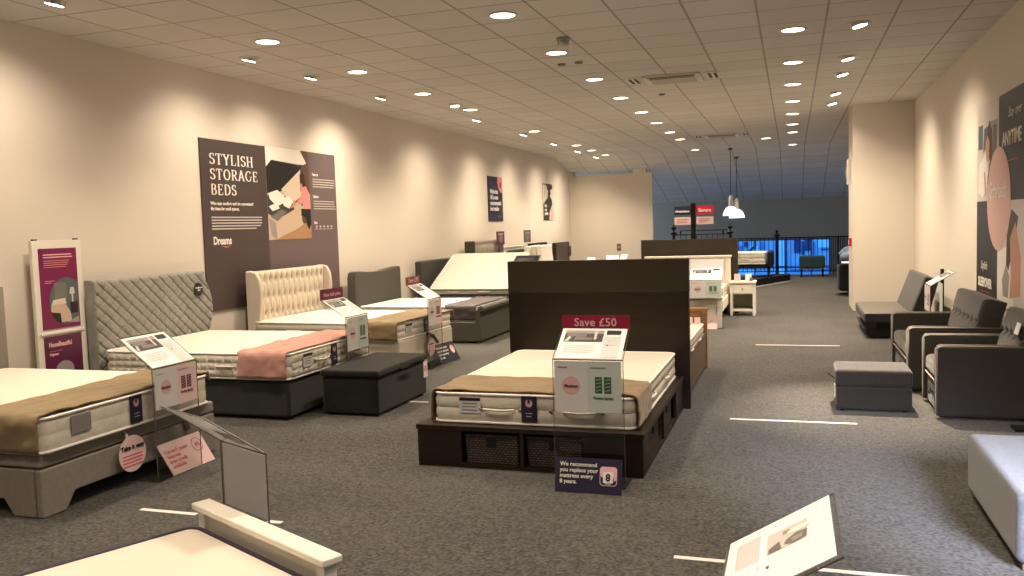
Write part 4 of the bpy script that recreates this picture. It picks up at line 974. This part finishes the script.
T = thing('office_chair', 'black draped chair with pale blue cloth beside the pier', 'chair', (1.10, 18.55, 0))
MB().box(-.20, .25, -.22, .28, .10, .66).build('draped_seat', BLACKF, T, bevel=.05, seg=3); MB().box(-.235, -.20, -.2, .22, .12, .62).build('side_cloth', CHGREY, T, bevel=.015)
MB().lathe([(.28, 0), (.26, .03), (.05, .06), (.04, .12)], n=10).build('base', BLACKMET, T)
b = MB()
def blob(u, v):
    a = u * 2 * PI; p = v * PI; r = .17 + .03 * math.sin(3 * a + 5 * p) + .02 * math.sin(7 * a)
    return (.0 + r * 1.1 * math.sin(p) * math.cos(a), r * math.sin(p) * math.sin(a), .81 + .17 * math.cos(p) + .02 * math.sin(4 * a))
b.grid(blob, 24, 14).build('folded_cloth', JACKET, T, smooth=True)
tag(MB().box(-.07, .09, -.06, .02, 0, .012, M=Matrix.Rotation(.4, 4, 'X')).build('paper_sheet', WHITE, loc=(1.0, 18.30, .68)), 'white paper sheet on the black draped chair', 'paper')
t = thing('fire_call_point', 'red fire call point on the pier side', 'fire alarm', (.97, 15.9, 1.15)); MB().box(-.045, -.001, -.06, .06, -.07, .07).build('housing', REDPLASTIC, t, bevel=.006); MB().box(-.05, -.044, -.03, .03, -.03, .03).build('glass_panel', WHITE, t)
t = thing('wall_sounder', 'white alarm sounder box high on the pier side', 'alarm', (.97, 16.1, 2.36)); MB().box(-.06, -.001, -.09, .09, -.22, .22).build('housing', TRIMW, t, bevel=.012, seg=3); MB().box(-.075, -.058, -.06, .06, -.1, .05).build('grille', PLASTIC, t, bevel=.004)

# ------------------------------------------------------------------ right side seating
def sofa(label, x0, x1, y0, y1, arm, ah, sh, bx, bh, grp):
    """faces -x; local = world coordinates of the near front corner"""
    W = y1 - y0; D = x1 - x0
    T = thing('sofa_bed', label, 'armchair' if W < 1 else 'sofa', (x0, y0, 0), 0, grp)
    for k in (0, 1):
        a = 0 if k == 0 else W - arm
        MB().box(0, D, a, a + arm, .02, ah).build('arm', SOFA, T, bevel=.028, seg=3)
        y = a if k == 0 else a
        for yy in (a + .006, a + arm - .006):
            MB().tube([(.004, yy, .03), (.004, yy, ah - .03), (.02, yy, ah - .006), (.05, yy, ah), (D - .05, yy, ah)], .0065, 6).build('piping', SOFAPIPE, T, smooth=True)
    MB().box(.03, D - .02, arm + .003, W - arm - .003, .02, sh - .15).build('seat_base', SOFA, T, bevel=.015)
    MB().box(.012, bx + .05, arm + .004, W - arm - .004, sh - .145, sh).build('seat_cushion', SOFA, T, bevel=.045, seg=4)
    MB().tube([(.012, arm + .03, sh - .145), (.012, W - arm - .03, sh - .145)], .006, 6).build('seat_piping', SOFAPIPE, T)
    MB().tube([(.025, W * .45, .16), (.0, W * .5 - .04, .14), (.0, W * .5 + .04, .14), (.025, W * .55, .16)], .007, 6).build('pull_loop', BLACKF, T, smooth=True)
    # reclined tufted back
    n = 1 if W < 1 else 1
    bw = W - 2 * arm - .01; ang = .26
    def disp(y, z):
        d = 0
        for zz in (.17,):
            for k in range(-4, 5):
                yy = k * (bw / (4 if W < 1 else 6)); r = math.hypot(y - yy, (z - zz)); d -= .034 * math.exp(-(r / .028) ** 2)
        d -= .012 * math.exp(-((z - .17) / .014) ** 2)
        return d
    bb = cushion_panel(bw + (2 * arm * .55 if W > 1 else .06), 0, bh, .19, disp, 90, 40, None, .05)
    o = bb.build('back_cushion', SOFA, T, smooth='auto')
    Rm = Matrix.Rotation(PI, 4, 'Z') @ Matrix.Identity(4)
    o.matrix_local = Matrix.Translation((bx + .20, W / 2, sh + .0 if W < 1 else ah + .003 if False else sh + .002)) @ Matrix.Rotation(ang, 4, 'Y') @ Rm
    return T
t1 = sofa('tweed sofa bed with buttoned back between futon and armchair', 0.98, 1.86, 8.37, 9.76, .12, .582, .415, .50, .395, None)
t2 = sofa('tweed armchair bed nearest the viewer on the right', 1.055, 1.88, 7.28, 8.06, .09, .572, .42, .525, .37, None)
tag(MB().box(0, .10, -.07, .07, 0, .003, M=Matrix.Rotation(.15, 4, 'Y')).build('price_label', WHITE, loc=(1.56, 7.25, .80)), 'white price label on the armchair bed back', 'label')
bpy.data.objects.remove(bpy.data.objects['price_label.001']) if 'price_label.001' in bpy.data.objects else None
c = MB().box(0, .004, -.06, .06, -.045, .045).build('price_label', WHITE, t2, loc=(.58, .13, .70), rot=(0, .26, 0))
# footstool
T = thing('footstool', 'tweed storage footstool in front of the sofa beds', 'footstool', (.335, 7.47, 0))
MB().box(0, .575, 0, .46, .012, .195).build('body', SOFA, T, bevel=.015); MB().box(-.005, .58, -.005, .465, .20, .345).build('lid', SOFA, T, bevel=.03, seg=4)
for x in (.05, .52):
    for y in (.05, .41): MB().lathe([(.018, 0), (.02, .014)], n=10).build('foot', BLACKF, T, loc=(x, y, 0))
c = MB().box(-.012, -.004, .03, .12, .10, .21).build('swing_tag', WHITE, T); MB().box(-.014, -.011, .05, .10, .13, .18).build('tag_print', INK, c)
MB().tube([(-.005, .12, .25), (-.035, .2, .262), (-.055, .25, .27)], .006, 6).build('pull_tab', BLACKF, T)
# black faux leather futon
T = thing('futon', 'low black and grey faux leather clic-clac futon by the pier', 'futon', (0, 0, 0))
MB().box(.87, 1.62, 11.92, 13.45, .215, .345).build('seat', LEATHER, T, bevel=.035, seg=4)
sd = MB().prism([(.89, .225), (1.60, .225), (1.60, .335), (.89, .335)], 'y', 11.908, 11.93).build('seat_end', BLKLEATHER, T, bevel=.008)
P = [(1.42, .33), (1.60, .82), (1.76, .76), (1.64, .30)]
MB().prism(P, 'y', 11.92, 13.45).build('back', LEATHER, T, bevel=.03, seg=4)
Pc = [(1.44, .34), (1.605, .80), (1.745, .75), (1.63, .315)]
MB().prism(Pc, 'y', 11.906, 11.93).build('back_end', BLKLEATHER, T, bevel=.006)
for y in (12.05, 13.3):
    for x in (1.0, 1.55): MB().prism([(x - .03, .0), (x + .02, 0), (x + .035, .215), (x - .045, .215)], 'y', y - .03, y + .03).build('leg', WALNUT, T, bevel=.004)
MB().prism([(.93, .02), (1.6, .02), (1.6, .13), (.88, .13)], 'y', 12.0, 13.4).build('under_tray', BLKLEATHER, T, bevel=.006)
sign_holder('sign holder with a white top card beside the futon', (1.50, 11.0, 0), -PI / 2, w=.40, zf=.77, zc=.47, style='pink', dz=.15)
t = thing('floor_easel', 'black easel panel between the futon and the right wall', 'display stand', (1.74, 11.6, 0)); MB().box(-.015, .015, -.05, .05, 0, .92).build('post', BLACKMET, t); MB().box(-.1, .1, -.14, .14, 0, .015).build('foot_plate', BLACKMET, t); MB().box(-.02, -.015, -.16, .04, .3, .75).build('panel', PALEGREEN, t)
# blue-grey ottoman near right
T = thing('ottoman', 'blue-grey wool ottoman with wooden feet, front right', 'ottoman', (.935, 4.2, 0))
MB().box(0, .93, 0, 1.15, .035, .355).build('body', OTTOGREY, T, bevel=.035, seg=4)
for x in (.03, .86):
    for y in (.03, 1.07): MB().box(x, x + .05, y, y + .05, 0, .036).build('foot', PALEOAK, T, bevel=.004)
tag(MB().box(0, .25, 0, .16, .0, .02).build('floor_plate', BLACKF, loc=(1.53, 6.95, .0), bevel=.004), 'flat black base plate on the carpet by the armchair', 'plate')
# tape on the carpet
for i, (xa, xb, y, l) in enumerate(((-3.665, -3.27, 4.02, 'white tape strip on the carpet left of the white footboard'), (-2.79, -2.70, 4.01, 'short tape end showing right of the near left sign holder'), (-.548, -.20, 4.025, 'white tape strip left of the front right sign holder'), (.10, .62, 4.03, 'white tape strip right of the front right sign holder'), (-.486, .464, 7.008, 'long white tape strip on the aisle carpet by the footstool'), (-3.456, -3.21, 7.2, 'tape strip between grey bench and platform bed'), (-.45, .55, 11.26, 'faint tape strip across the far aisle carpet'))):
    tag(MB().box(xa, xb, y - .018, y + .018, .0005, .003).build('floor_tape', TAPE), l, 'floor tape', 'white tape strips on the carpet')

# ------------------------------------------------------------------ foreground bed I (bottom left)
d = Vector((.865, -.423, 0)).normalized(); ang = math.atan2(d.y, d.x)
T = thing('wooden_bed', 'white painted wooden single bed at the bottom left', 'bed', (-2.345, 2.915, 0), ang)
Lf = .945
MB().box(-.01, Lf + .01, -.040, .042, .472, .500).build('footboard_cap', WHITEWOOD, T, bevel=.007, seg=3)
for x in (.012, Lf - .062): MB().box(x, x + .05, -.022, .03, 0, .472).build('leg', WHITEWOOD, T, bevel=.003)
MB().box(.06, Lf - .06, -.004, .018, .12, .472).build('footboard_panel', WHITEWOOD, T)
for x in (.015, Lf - .045): MB().box(x, x + .03, -1.95, -.024, .18, .34).build('side_rail', WHITEWOOD, T, bevel=.003)
MB().box(.045, Lf - .045, -1.95, -.03, .19, .215).build('slats', WHITEWOOD, T)
MB().box(-.0, Lf, -2.02, -1.96, 0, .95).build('headboard', WHITEWOOD, T, bevel=.005)
mv = Vector((-2.345, 2.915, 0)) + Matrix.Rotation(ang, 3, 'Z') @ Vector((Lf / 2, -1.93, 0))
mattress(1.885, .90, .195, 'cream mattress with navy piping on the bottom left bed', (mv.x, mv.y, .217), ang + PI / 2, foot_labels=False, pipe=NAVYPIPE, rad=.055, piper=.010)
sign_holder('clear sign holder seen from behind over the white footboard', (-2.225, 3.045, 0), math.radians(154.5), w=.355, zf=.70, zc=.42, blank=True, dz=.19)
sign_holder('clear sign holder tilted at the bottom right of the view', (-.160, 2.04, 0), -PI / 2, w=.405, zf=.75, zc=.46, style='pink', faded=True, dz=.15, dy=.245)

# ------------------------------------------------------------------ wall posters
def glyphs():
    def arc(cx, cy, rx, ry, a0, a1, n=10): return [(cx + rx * math.cos(math.radians(a0 + (a1 - a0) * i / n)), cy + ry * math.sin(math.radians(a0 + (a1 - a0) * i / n))) for i in range(n + 1)]
    s = lambda x, y, w=.13: [(x - w, y), (x + w, y)]
    G = {}
    G['S'] = (.58, [arc(.30, .745, .19, .215, 30, 270) + arc(.30, .27, .21, .235, 90, -150)[1:], [(.48, .72), (.48, .96)], [(.09, .04), (.09, .28)]])
    G['T'] = (.72, [[(.36, 0), (.36, 1)], [(.04, .965), (.68, .965)], [(.06, .965), (.06, .76)], [(.66, .965), (.66, .76)], s(.36, .03)])
    G['Y'] = (.74, [[(.37, 0), (.37, .45)], [(.10, 1), (.37, .45)], [(.64, 1), (.37, .45)], s(.37, .03), s(.11, .97), s(.62, .97)])
    G['L'] = (.62, [[(.16, 0), (.16, 1)], [(.1, .035), (.58, .035)], [(.57, .035), (.57, .28)], s(.16, .03), s(.16, .97)])
    G['I'] = (.36, [[(.18, 0), (.18, 1)], s(.18, .03), s(.18, .97)])
    G['H'] = (.80, [[(.17, 0), (.17, 1)], [(.63, 0), (.63, 1)], [(.17, .52), (.63, .52)], s(.17, .03), s(.17, .97), s(.63, .03), s(.63, .97)])
    G['O'] = (.80, [arc(.40, .5, .30, .465, 0, 360, 22)])
    G['R'] = (.72, [[(.17, 0), (.17, 1)], [(.17, .965)] + arc(.36, .735, .21, .23, 90, -90) + [(.17, .505)], [(.34, .5), (.64, .02)], s(.17, .03), s(.17, .97), s(.62, .03, .09)])
    G['A'] = (.76, [[(.10, 0), (.37, 1)], [(.37, 1), (.65, 0)], [(.2, .34), (.56, .34)], s(.11, .03, .1), s(.64, .03, .11)])
    G['G'] = (.78, [arc(.40, .5, .31, .465, 40, 320, 18), [(.64, .2), (.64, .44)], s(.64, .45, .11), [(.62, .76), (.62, .96)]])
    G['E'] = (.66, [[(.17, 0), (.17, 1)], [(.1, .035), (.58, .035)], [(.1, .965), (.56, .965)], [(.17, .51), (.44, .51)], [(.57, .035), (.57, .25)], [(.55, .965), (.55, .77)], [(.43, .4), (.43, .62)]])
    G['B'] = (.68, [[(.17, 0), (.17, 1)], [(.1, .965)] + arc(.34, .745, .19, .22, 90, -90) + [(.17, .525)], arc(.36, .28, .23, .245, 90, -90) + [(.1, .035)]])
    G['D'] = (.78, [[(.17, 0), (.17, 1)], [(.1, .965)] + arc(.34, .5, .33, .465, 90, -90, 14) + [(.1, .035)]])
    return G
GL = glyphs()
def serif_text(parent, s, O, ux, uy, h, m, tw=.155, tn=.065, xs=1.0):
    O = Vector(O); ux = Vector(ux).normalized(); uy = Vector(uy).normalized(); n = ux.cross(uy); b = MB(); x = 0
    for ch in s:
        w, st = GL[ch]
        for pl in st:
            L, R = [], []
            N = len(pl)
            for i, p in enumerate(pl):
                a = pl[max(i - 1, 0)]; c = pl[min(i + 1, N - 1)]
                if pl[0] == pl[-1] or (abs(pl[0][0] - pl[-1][0]) < 1e-6 and abs(pl[0][1] - pl[-1][1]) < 1e-6):
                    if i in (0, N - 1): a = pl[N - 2]; c = pl[1]
                dx, dy = c[0] - a[0], c[1] - a[1]; l = math.hypot(dx, dy) or 1
                short = math.hypot(pl[-1][0] - pl[0][0], pl[-1][1] - pl[0][1]) < .27 and N == 2
                wd = (tn + (tw - tn) * (abs(dy) / l) ** 1.5) / 2 if not short else tn / 2
                nx, ny = -dy / l * wd, dx / l * wd
                L.append((p[0] + nx, p[1] + ny)); R.append((p[0] - nx, p[1] - ny))
            for i in range(N - 1):
                q = [L[i], L[i + 1], R[i + 1], R[i]]
                b.poly([O + ux * ((x + p[0]) * h * xs) + uy * (p[1] * h) + n * .0022 for p in q])
        x += w + .06
    return b.build('lettering', m, parent)

# storage bed posters on the left wall: u runs along +Y, up z, facing +X
T = thing('wall_poster', 'large dark taupe storage bed poster on the left wall', 'poster', (XL, 8.04, 0))
U, V = (0, 1, 0), (0, 0, 1); xf = .018
c = MB().box(.002, xf, 0, 1.245, .74, 2.685).build('board', POSTERD, T)
serif_text(c, 'STYLISH', (xf, .15, 2.405), U, V, .125, TXT, xs=1.40)
serif_text(c, 'STORAGE', (xf, .15, 2.232), U, V, .125, TXT, xs=1.36)
serif_text(c, 'BEDS', (xf, .15, 2.058), U, V, .125, TXT, xs=1.32)
text(c, "Who says comfort can't be convenient?", (xf, .135, 1.945), U, V, .052, TXT, xs=.97, bold=.001)
text(c, 'Big ideas for small spaces.', (xf, .135, 1.885), U, V, .052, TXT, xs=.97, bold=.001)
decal(c, 'print', (xf, 0, 0), U, V, lines(PH['pale'], .14, 1.13, 1.81, 5, .033, .013, .06) + [(PH['pink'], 'p', [(.28, 1.475), (.38, 1.455), (.48, 1.475), (.38, 1.465)])])
text(c, 'Dreams', (xf, .15, 1.495), U, V, .125, TXT, xs=.83, bold=.0035)
T = thing('wall_poster', 'mauve poster with storage bed photograph on the left wall', 'poster', (XL, 9.29, 0))
c = MB().box(.002, .014, 0, 1.715, .61, 1.52).build('board', POSTERL, T); c2 = MB().box(.002, .014, 1.0, 1.715, 1.52, 2.69).build('board', POSTERL, T)
pw, pz0, ph_ = 1.0, 1.50, 1.19
pic = MB().box(.002, .016, 0, pw, pz0 + .02, pz0 + ph_).build('photograph', PH['beige'], T); pic['label'] = 'photograph of a woman packing a lift-up bed'
def S(pts): return [(x * pw, .02 + y * (ph_ - .02)) for x, y in pts]
decal(pic, 'print', (.016, 0, pz0), U, V, [
    (PH['darkwood'], 'p', S([(.78, 1), (1, 1), (1, 0), (.78, .2)])), (PH['white'], 'p', S([(0, 1), (.80, 1), (.94, .86), (.86, .84), (.14, .86), (0, .78)])),
    (PH['black'], 'p', S([(0, .78), (.12, .86), (.84, .83), (.5, .58), (.28, .52), (.05, .50), (0, .50)])), (PH['cream'], 'p', S([(.78, .78), (.32, .55), (.45, .45), (.7, .42), (.84, .5)])),
    (PH['wood'], 'p', S([(.1, 0), (1, 0), (1, .22), (.6, .1)])), (PH['dim'], 'p', S([(0, .48), (.3, .5), (.55, .42), (.6, .33), (.2, .22), (0, .28)])),
    (PH['white'], 'p', S([(.02, .50), (.22, .54), (.38, .48), (.36, .40), (.2, .36), (.05, .44)])), (PH['white'], 'p', S([(.3, .44), (.48, .48), (.58, .42), (.48, .34), (.36, .37)])), (PH['white'], 'p', S([(.02, .36), (.2, .40), (.26, .34), (.1, .31)])), (PH['grey'], 'p', S([(.05, .25), (.3, .33), (.42, .30), (.2, .2)])),
    (PH['beige'], 'p', S([(.02, .24), (.16, .18), (.62, .34), (.94, .40), (.94, .32), (.24, .02), (.16, .0), (.04, .06)])), (PH['mid'], 'p', S([(.02, .24), (.16, .18), (.18, .0), (.05, .05)])),
    (PH['hair'], 'p', S([(.76, .72), (.82, .76), (.88, .72), (.90, .58), (.84, .50), (.77, .55)])), (PH['skin'], 'e', .79 * pw, .70, .035, .055),
    (PH['pink'], 'p', S([(.80, .58), (.90, .60), (1, .5), (1, .34), (.86, .32), (.80, .40), (.62, .42), (.60, .38), (.78, .48)])), (PH['skin'], 'p', S([(.62, .42), (.50, .36), (.52, .34), (.64, .385)])),
    (PH['black'], 'p', S([(.76, .34), (1, .34), (1, .16), (.94, .10), (.88, .17), (.88, .24), (.76, .26)]))])
decal(c2, 'print', (.014, 0, 0), U, V, lines(PH['pale'], 1.09, 1.69, 2.33, 4, .034, .011) + lines(PH['pale'], 1.09, 1.69, 2.03, 4, .034, .011) + [(PH['pale'], 'r', 1.12 + i * .10, 1.665, 1.16 + i * .10, 1.69) for i in range(5)] + [(PH['pale'], 'r', 1.10 + i * .10, 1.64, 1.17 + i * .10, 1.648) for i in range(5)])
text(c2, 'Features', (.014, 1.08, 2.37), U, V, .055, TXT, xs=.8, bold=.001); text(c2, 'Options', (.014, 1.08, 2.07), U, V, .055, TXT, xs=.8, bold=.001); text(c2, 'Sizes', (.014, 1.08, 1.715), U, V, .055, TXT, xs=.8, bold=.001)
# two far posters
T = thing('wall_poster', 'navy poster with white wording, nearer of the two small far posters', 'poster', (XL, 17.53, 0))
c = MB().box(.002, .02, 0, .95, 1.725, 2.70).build('board', NAVY, T)
decal(c, 'print', (.02, 0, 1.725), U, V, [(PINKCIRC, 'p', [(.62, .975), (.95, .975), (.95, .65), (.85, .62), (.70, .70), (.60, .85)]), (MAROONINK, 'e', .80, .80, .07, .07), (PH['teal'], 'r', .6, .08, .85, .12)] + lines(PURPLED, .12, .5, .14, 2, .05, .02))
for i, s in enumerate(("We're the", 'UK\'s most', 'recommended', 'bed retailer')): text(c, s, (.02, .10, 2.33 - i * .125), U, V, .125, WHITE, xs=.98, bold=.005)
T = thing('wall_poster', 'poster with a dark figure silhouette, farther of the two small posters', 'poster', (XL, 21.82, 0))
c = MB().box(.002, .02, 0, .98, 1.74, 2.71).build('board', PH['pale'], T)
decal(c, 'print', (.02, 0, 1.74), U, V, [(PH['cream'], 'r', .0, .0, .98, .97), (BLACKP, 'p', [(.0, .42), (.2, .5), (.45, .62), (.5, .7), (.85, .55), (.9, .42), (.6, .22), (.55, 0), (0, 0)]), (BLACKP, 'p', [(.3, .95), (.55, .97), (.9, .95), (.95, .85), (.7, .8), (.75, .7), (.6, .62), (.45, .66), (.5, .8), (.3, .82)]), (PH['pale'], 'r', .12, .55, .38, .9), (PINKBLOB, 'p', [(.62, 0), (.98, 0), (.98, .38), (.7, .3)]), (BLACKP, 'r', 0, .93, .35, .96)])
for i, s in enumerate(('Find', 'your', 'perfect')): text(c, s, (.02, .12, 2.08 - i * .10), U, V, .11, WHITE, bold=.004)
# right wall poster: seen from the left, u runs along -Y
T = thing('wall_poster', 'tall sofa bed poster with a blush circle on the right wall', 'poster', (XR, 10.37, 0))
U2 = (0, -1, 0); xr = -.018; W_ = 2.6
c = MB().box(-.018, -.002, -W_, 0, .695, 2.695).build('board', BLACKP, T)
def Z(z): return z - .695
O = (xr, 0, .695)
PHp = PH
decal(c, 'print', O, U2, V, [
    (PH['pale'], 'r', 0, Z(1.71), 1.0, 2.0), (PH['mid'], 'r', .55, Z(2.2), .95, Z(2.62)), (PH['teal'], 'r', .06, Z(2.25), .28, Z(2.5)), (PH['pale'], 'r', .5, Z(2.5), 1.0, Z(2.64)), (PH['teal'], 'p', [(.3, Z(2.2)), (.34, Z(2.45)), (.55, Z(2.47)), (.6, Z(2.3))]), (PH['teal'], 'r', .74, Z(2.15), .92, Z(2.45)),
    (PH['hair'], 'p', [(.45, Z(2.35)), (.58, Z(2.52)), (.70, Z(2.42)), (.74, Z(2.2)), (.72, Z(1.95)), (.60, Z(1.80)), (.50, Z(1.9)), (.62, Z(2.1)), (.5, Z(2.25))]), (PH['skin'], 'p', [(.42, Z(2.28)), (.5, Z(2.38)), (.6, Z(2.3)), (.58, Z(2.1)), (.44, Z(2.12))]), (PH['white'], 'p', [(.12, Z(2.1)), (.42, Z(2.2)), (.55, Z(2.0)), (.5, Z(1.85)), (.3, Z(1.75)), (.08, Z(1.8))]), (PH['skin'], 'p', [(.34, Z(2.0)), (.40, Z(2.02)), (.48, Z(1.8)), (.42, Z(1.75))]),
    (PH['pale'], 'r', 1.0, 0, W_, Z(1.70)), (PH['white'], 'p', [(1.0, 0), (1.0, Z(1.2)), (1.5, Z(1.3)), (1.55, Z(.9)), (1.7, 0)]), (PH['hair'], 'p', [(1.38, Z(1.4)), (1.55, Z(1.62)), (1.8, Z(1.55)), (1.7, Z(1.35)), (1.45, Z(1.05)), (1.36, Z(1.1))]), (PH['skin'], 'p', [(1.5, Z(1.35)), (1.7, Z(1.5)), (1.9, Z(1.2)), (1.9, Z(.85)), (1.5, Z(.8)), (1.55, Z(1.05))]), (PH['mid'], 'p', [(1.2, Z(.95)), (1.35, Z(1.1)), (1.5, Z(1.0)), (1.45, Z(.8)), (1.25, Z(.8))]),
    (PINKBLOB, 'e', 1.02, Z(1.72), .50, .50)])
text(c, 'Stay over', (xr, -1.38, 2.46), U2, V, .13, TXT, shear=.35); text(c, 'ANYTIME', (xr, -1.16, 2.21), U2, V, .18, TXT, xs=.95, bold=.004)
decal(c, 'print', O, U2, V, [(HOTPINK, 'r', 1.25, Z(2.06), 1.75, Z(2.067))], base=.002)
text(c, 'Sofa beds', (xr, -1.02, 1.73), U2, V, .22, TXT, 'CENTER', shear=.2, xs=.85, bold=.002, ).location.x -= .004
text(c, 'Stylish', (xr, -.24, 1.01), U2, V, .12, TXT, shear=.35); text(c, 'SLEEPOVER', (xr, -.11, .83), U2, V, .125, TXT, xs=1.02, bold=.006)
decal(c, 'print', O, U2, V, [(HOTPINK, 'r', .2, Z(.775), .7, Z(.782))], base=.002)

# ------------------------------------------------------------------ world, daylight and camera
w = bpy.data.worlds.new('World'); SC.world = w; w.use_nodes = True
bg = w.node_tree.nodes['Background']; bg.inputs[0].default_value = (0.06, 0.33, 1.0, 1); bg.inputs[1].default_value = 2.9
def window_light(name, loc, direction, sx, sy, energy, col):
    l = bpy.data.lights.new(name, 'AREA'); l.shape = 'RECTANGLE'; l.size = sx; l.size_y = sy; l.energy = energy; l.color = col
    o = bpy.data.objects.new(name, l); COL.objects.link(o); o.location = loc
    o.rotation_euler = Vector(direction).to_track_quat('-Z', 'Y').to_euler(); return o
window_light('added_daylight_side', (XL - 2.9, 26.9, 1.5), (1, .1, 0), 1.2, 1.0, 150, (0.74, 0.90, 1.0))  # area light added at the unseen side window to brighten the far wall
window_light('daylight_right', (XR - .02, 2.15, 1.45), (-.30, 1, -.58), 1.0, 1.0, 42, (0.74, 0.78, 1.0)).data.spread = math.radians(42)

f_px, yaw, pitch, roll = 858.07, .316967154, -.0717904, -.03050215
cy, sy, cp, sp = math.cos(yaw), math.sin(yaw), math.cos(pitch), math.sin(pitch)
F = Vector((-sy * cp, cy * cp, sp)); Rt = Vector((cy, sy, 0)); U_ = Rt.cross(F)
cr, sr = math.cos(roll), math.sin(roll)
r = cr * Rt + sr * U_; u = -sr * Rt + cr * U_
cam = bpy.data.cameras.new('camera'); co = bpy.data.objects.new('camera', cam); COL.objects.link(co)
cam.sensor_width = 36; cam.lens = f_px / 1024 * 36; cam.clip_start = .05; cam.clip_end = 300
Mx = Matrix((r, u, -F)).transposed().to_4x4(); Mx.translation = (0, 0, 1.6); co.matrix_world = Mx
SC.camera = co
vs = SC.view_settings; vs.view_transform = 'Standard'; vs.look = 'None'; vs.gamma = 1; vs.use_curve_mapping = False; vs.exposure = 0.0
SC.cycles.use_denoising = True
SC.cycles.max_bounces = 8; SC.cycles.transparent_max_bounces = 16; SC.cycles.sample_clamp_indirect = 4
SC.cycles.use_light_tree = True
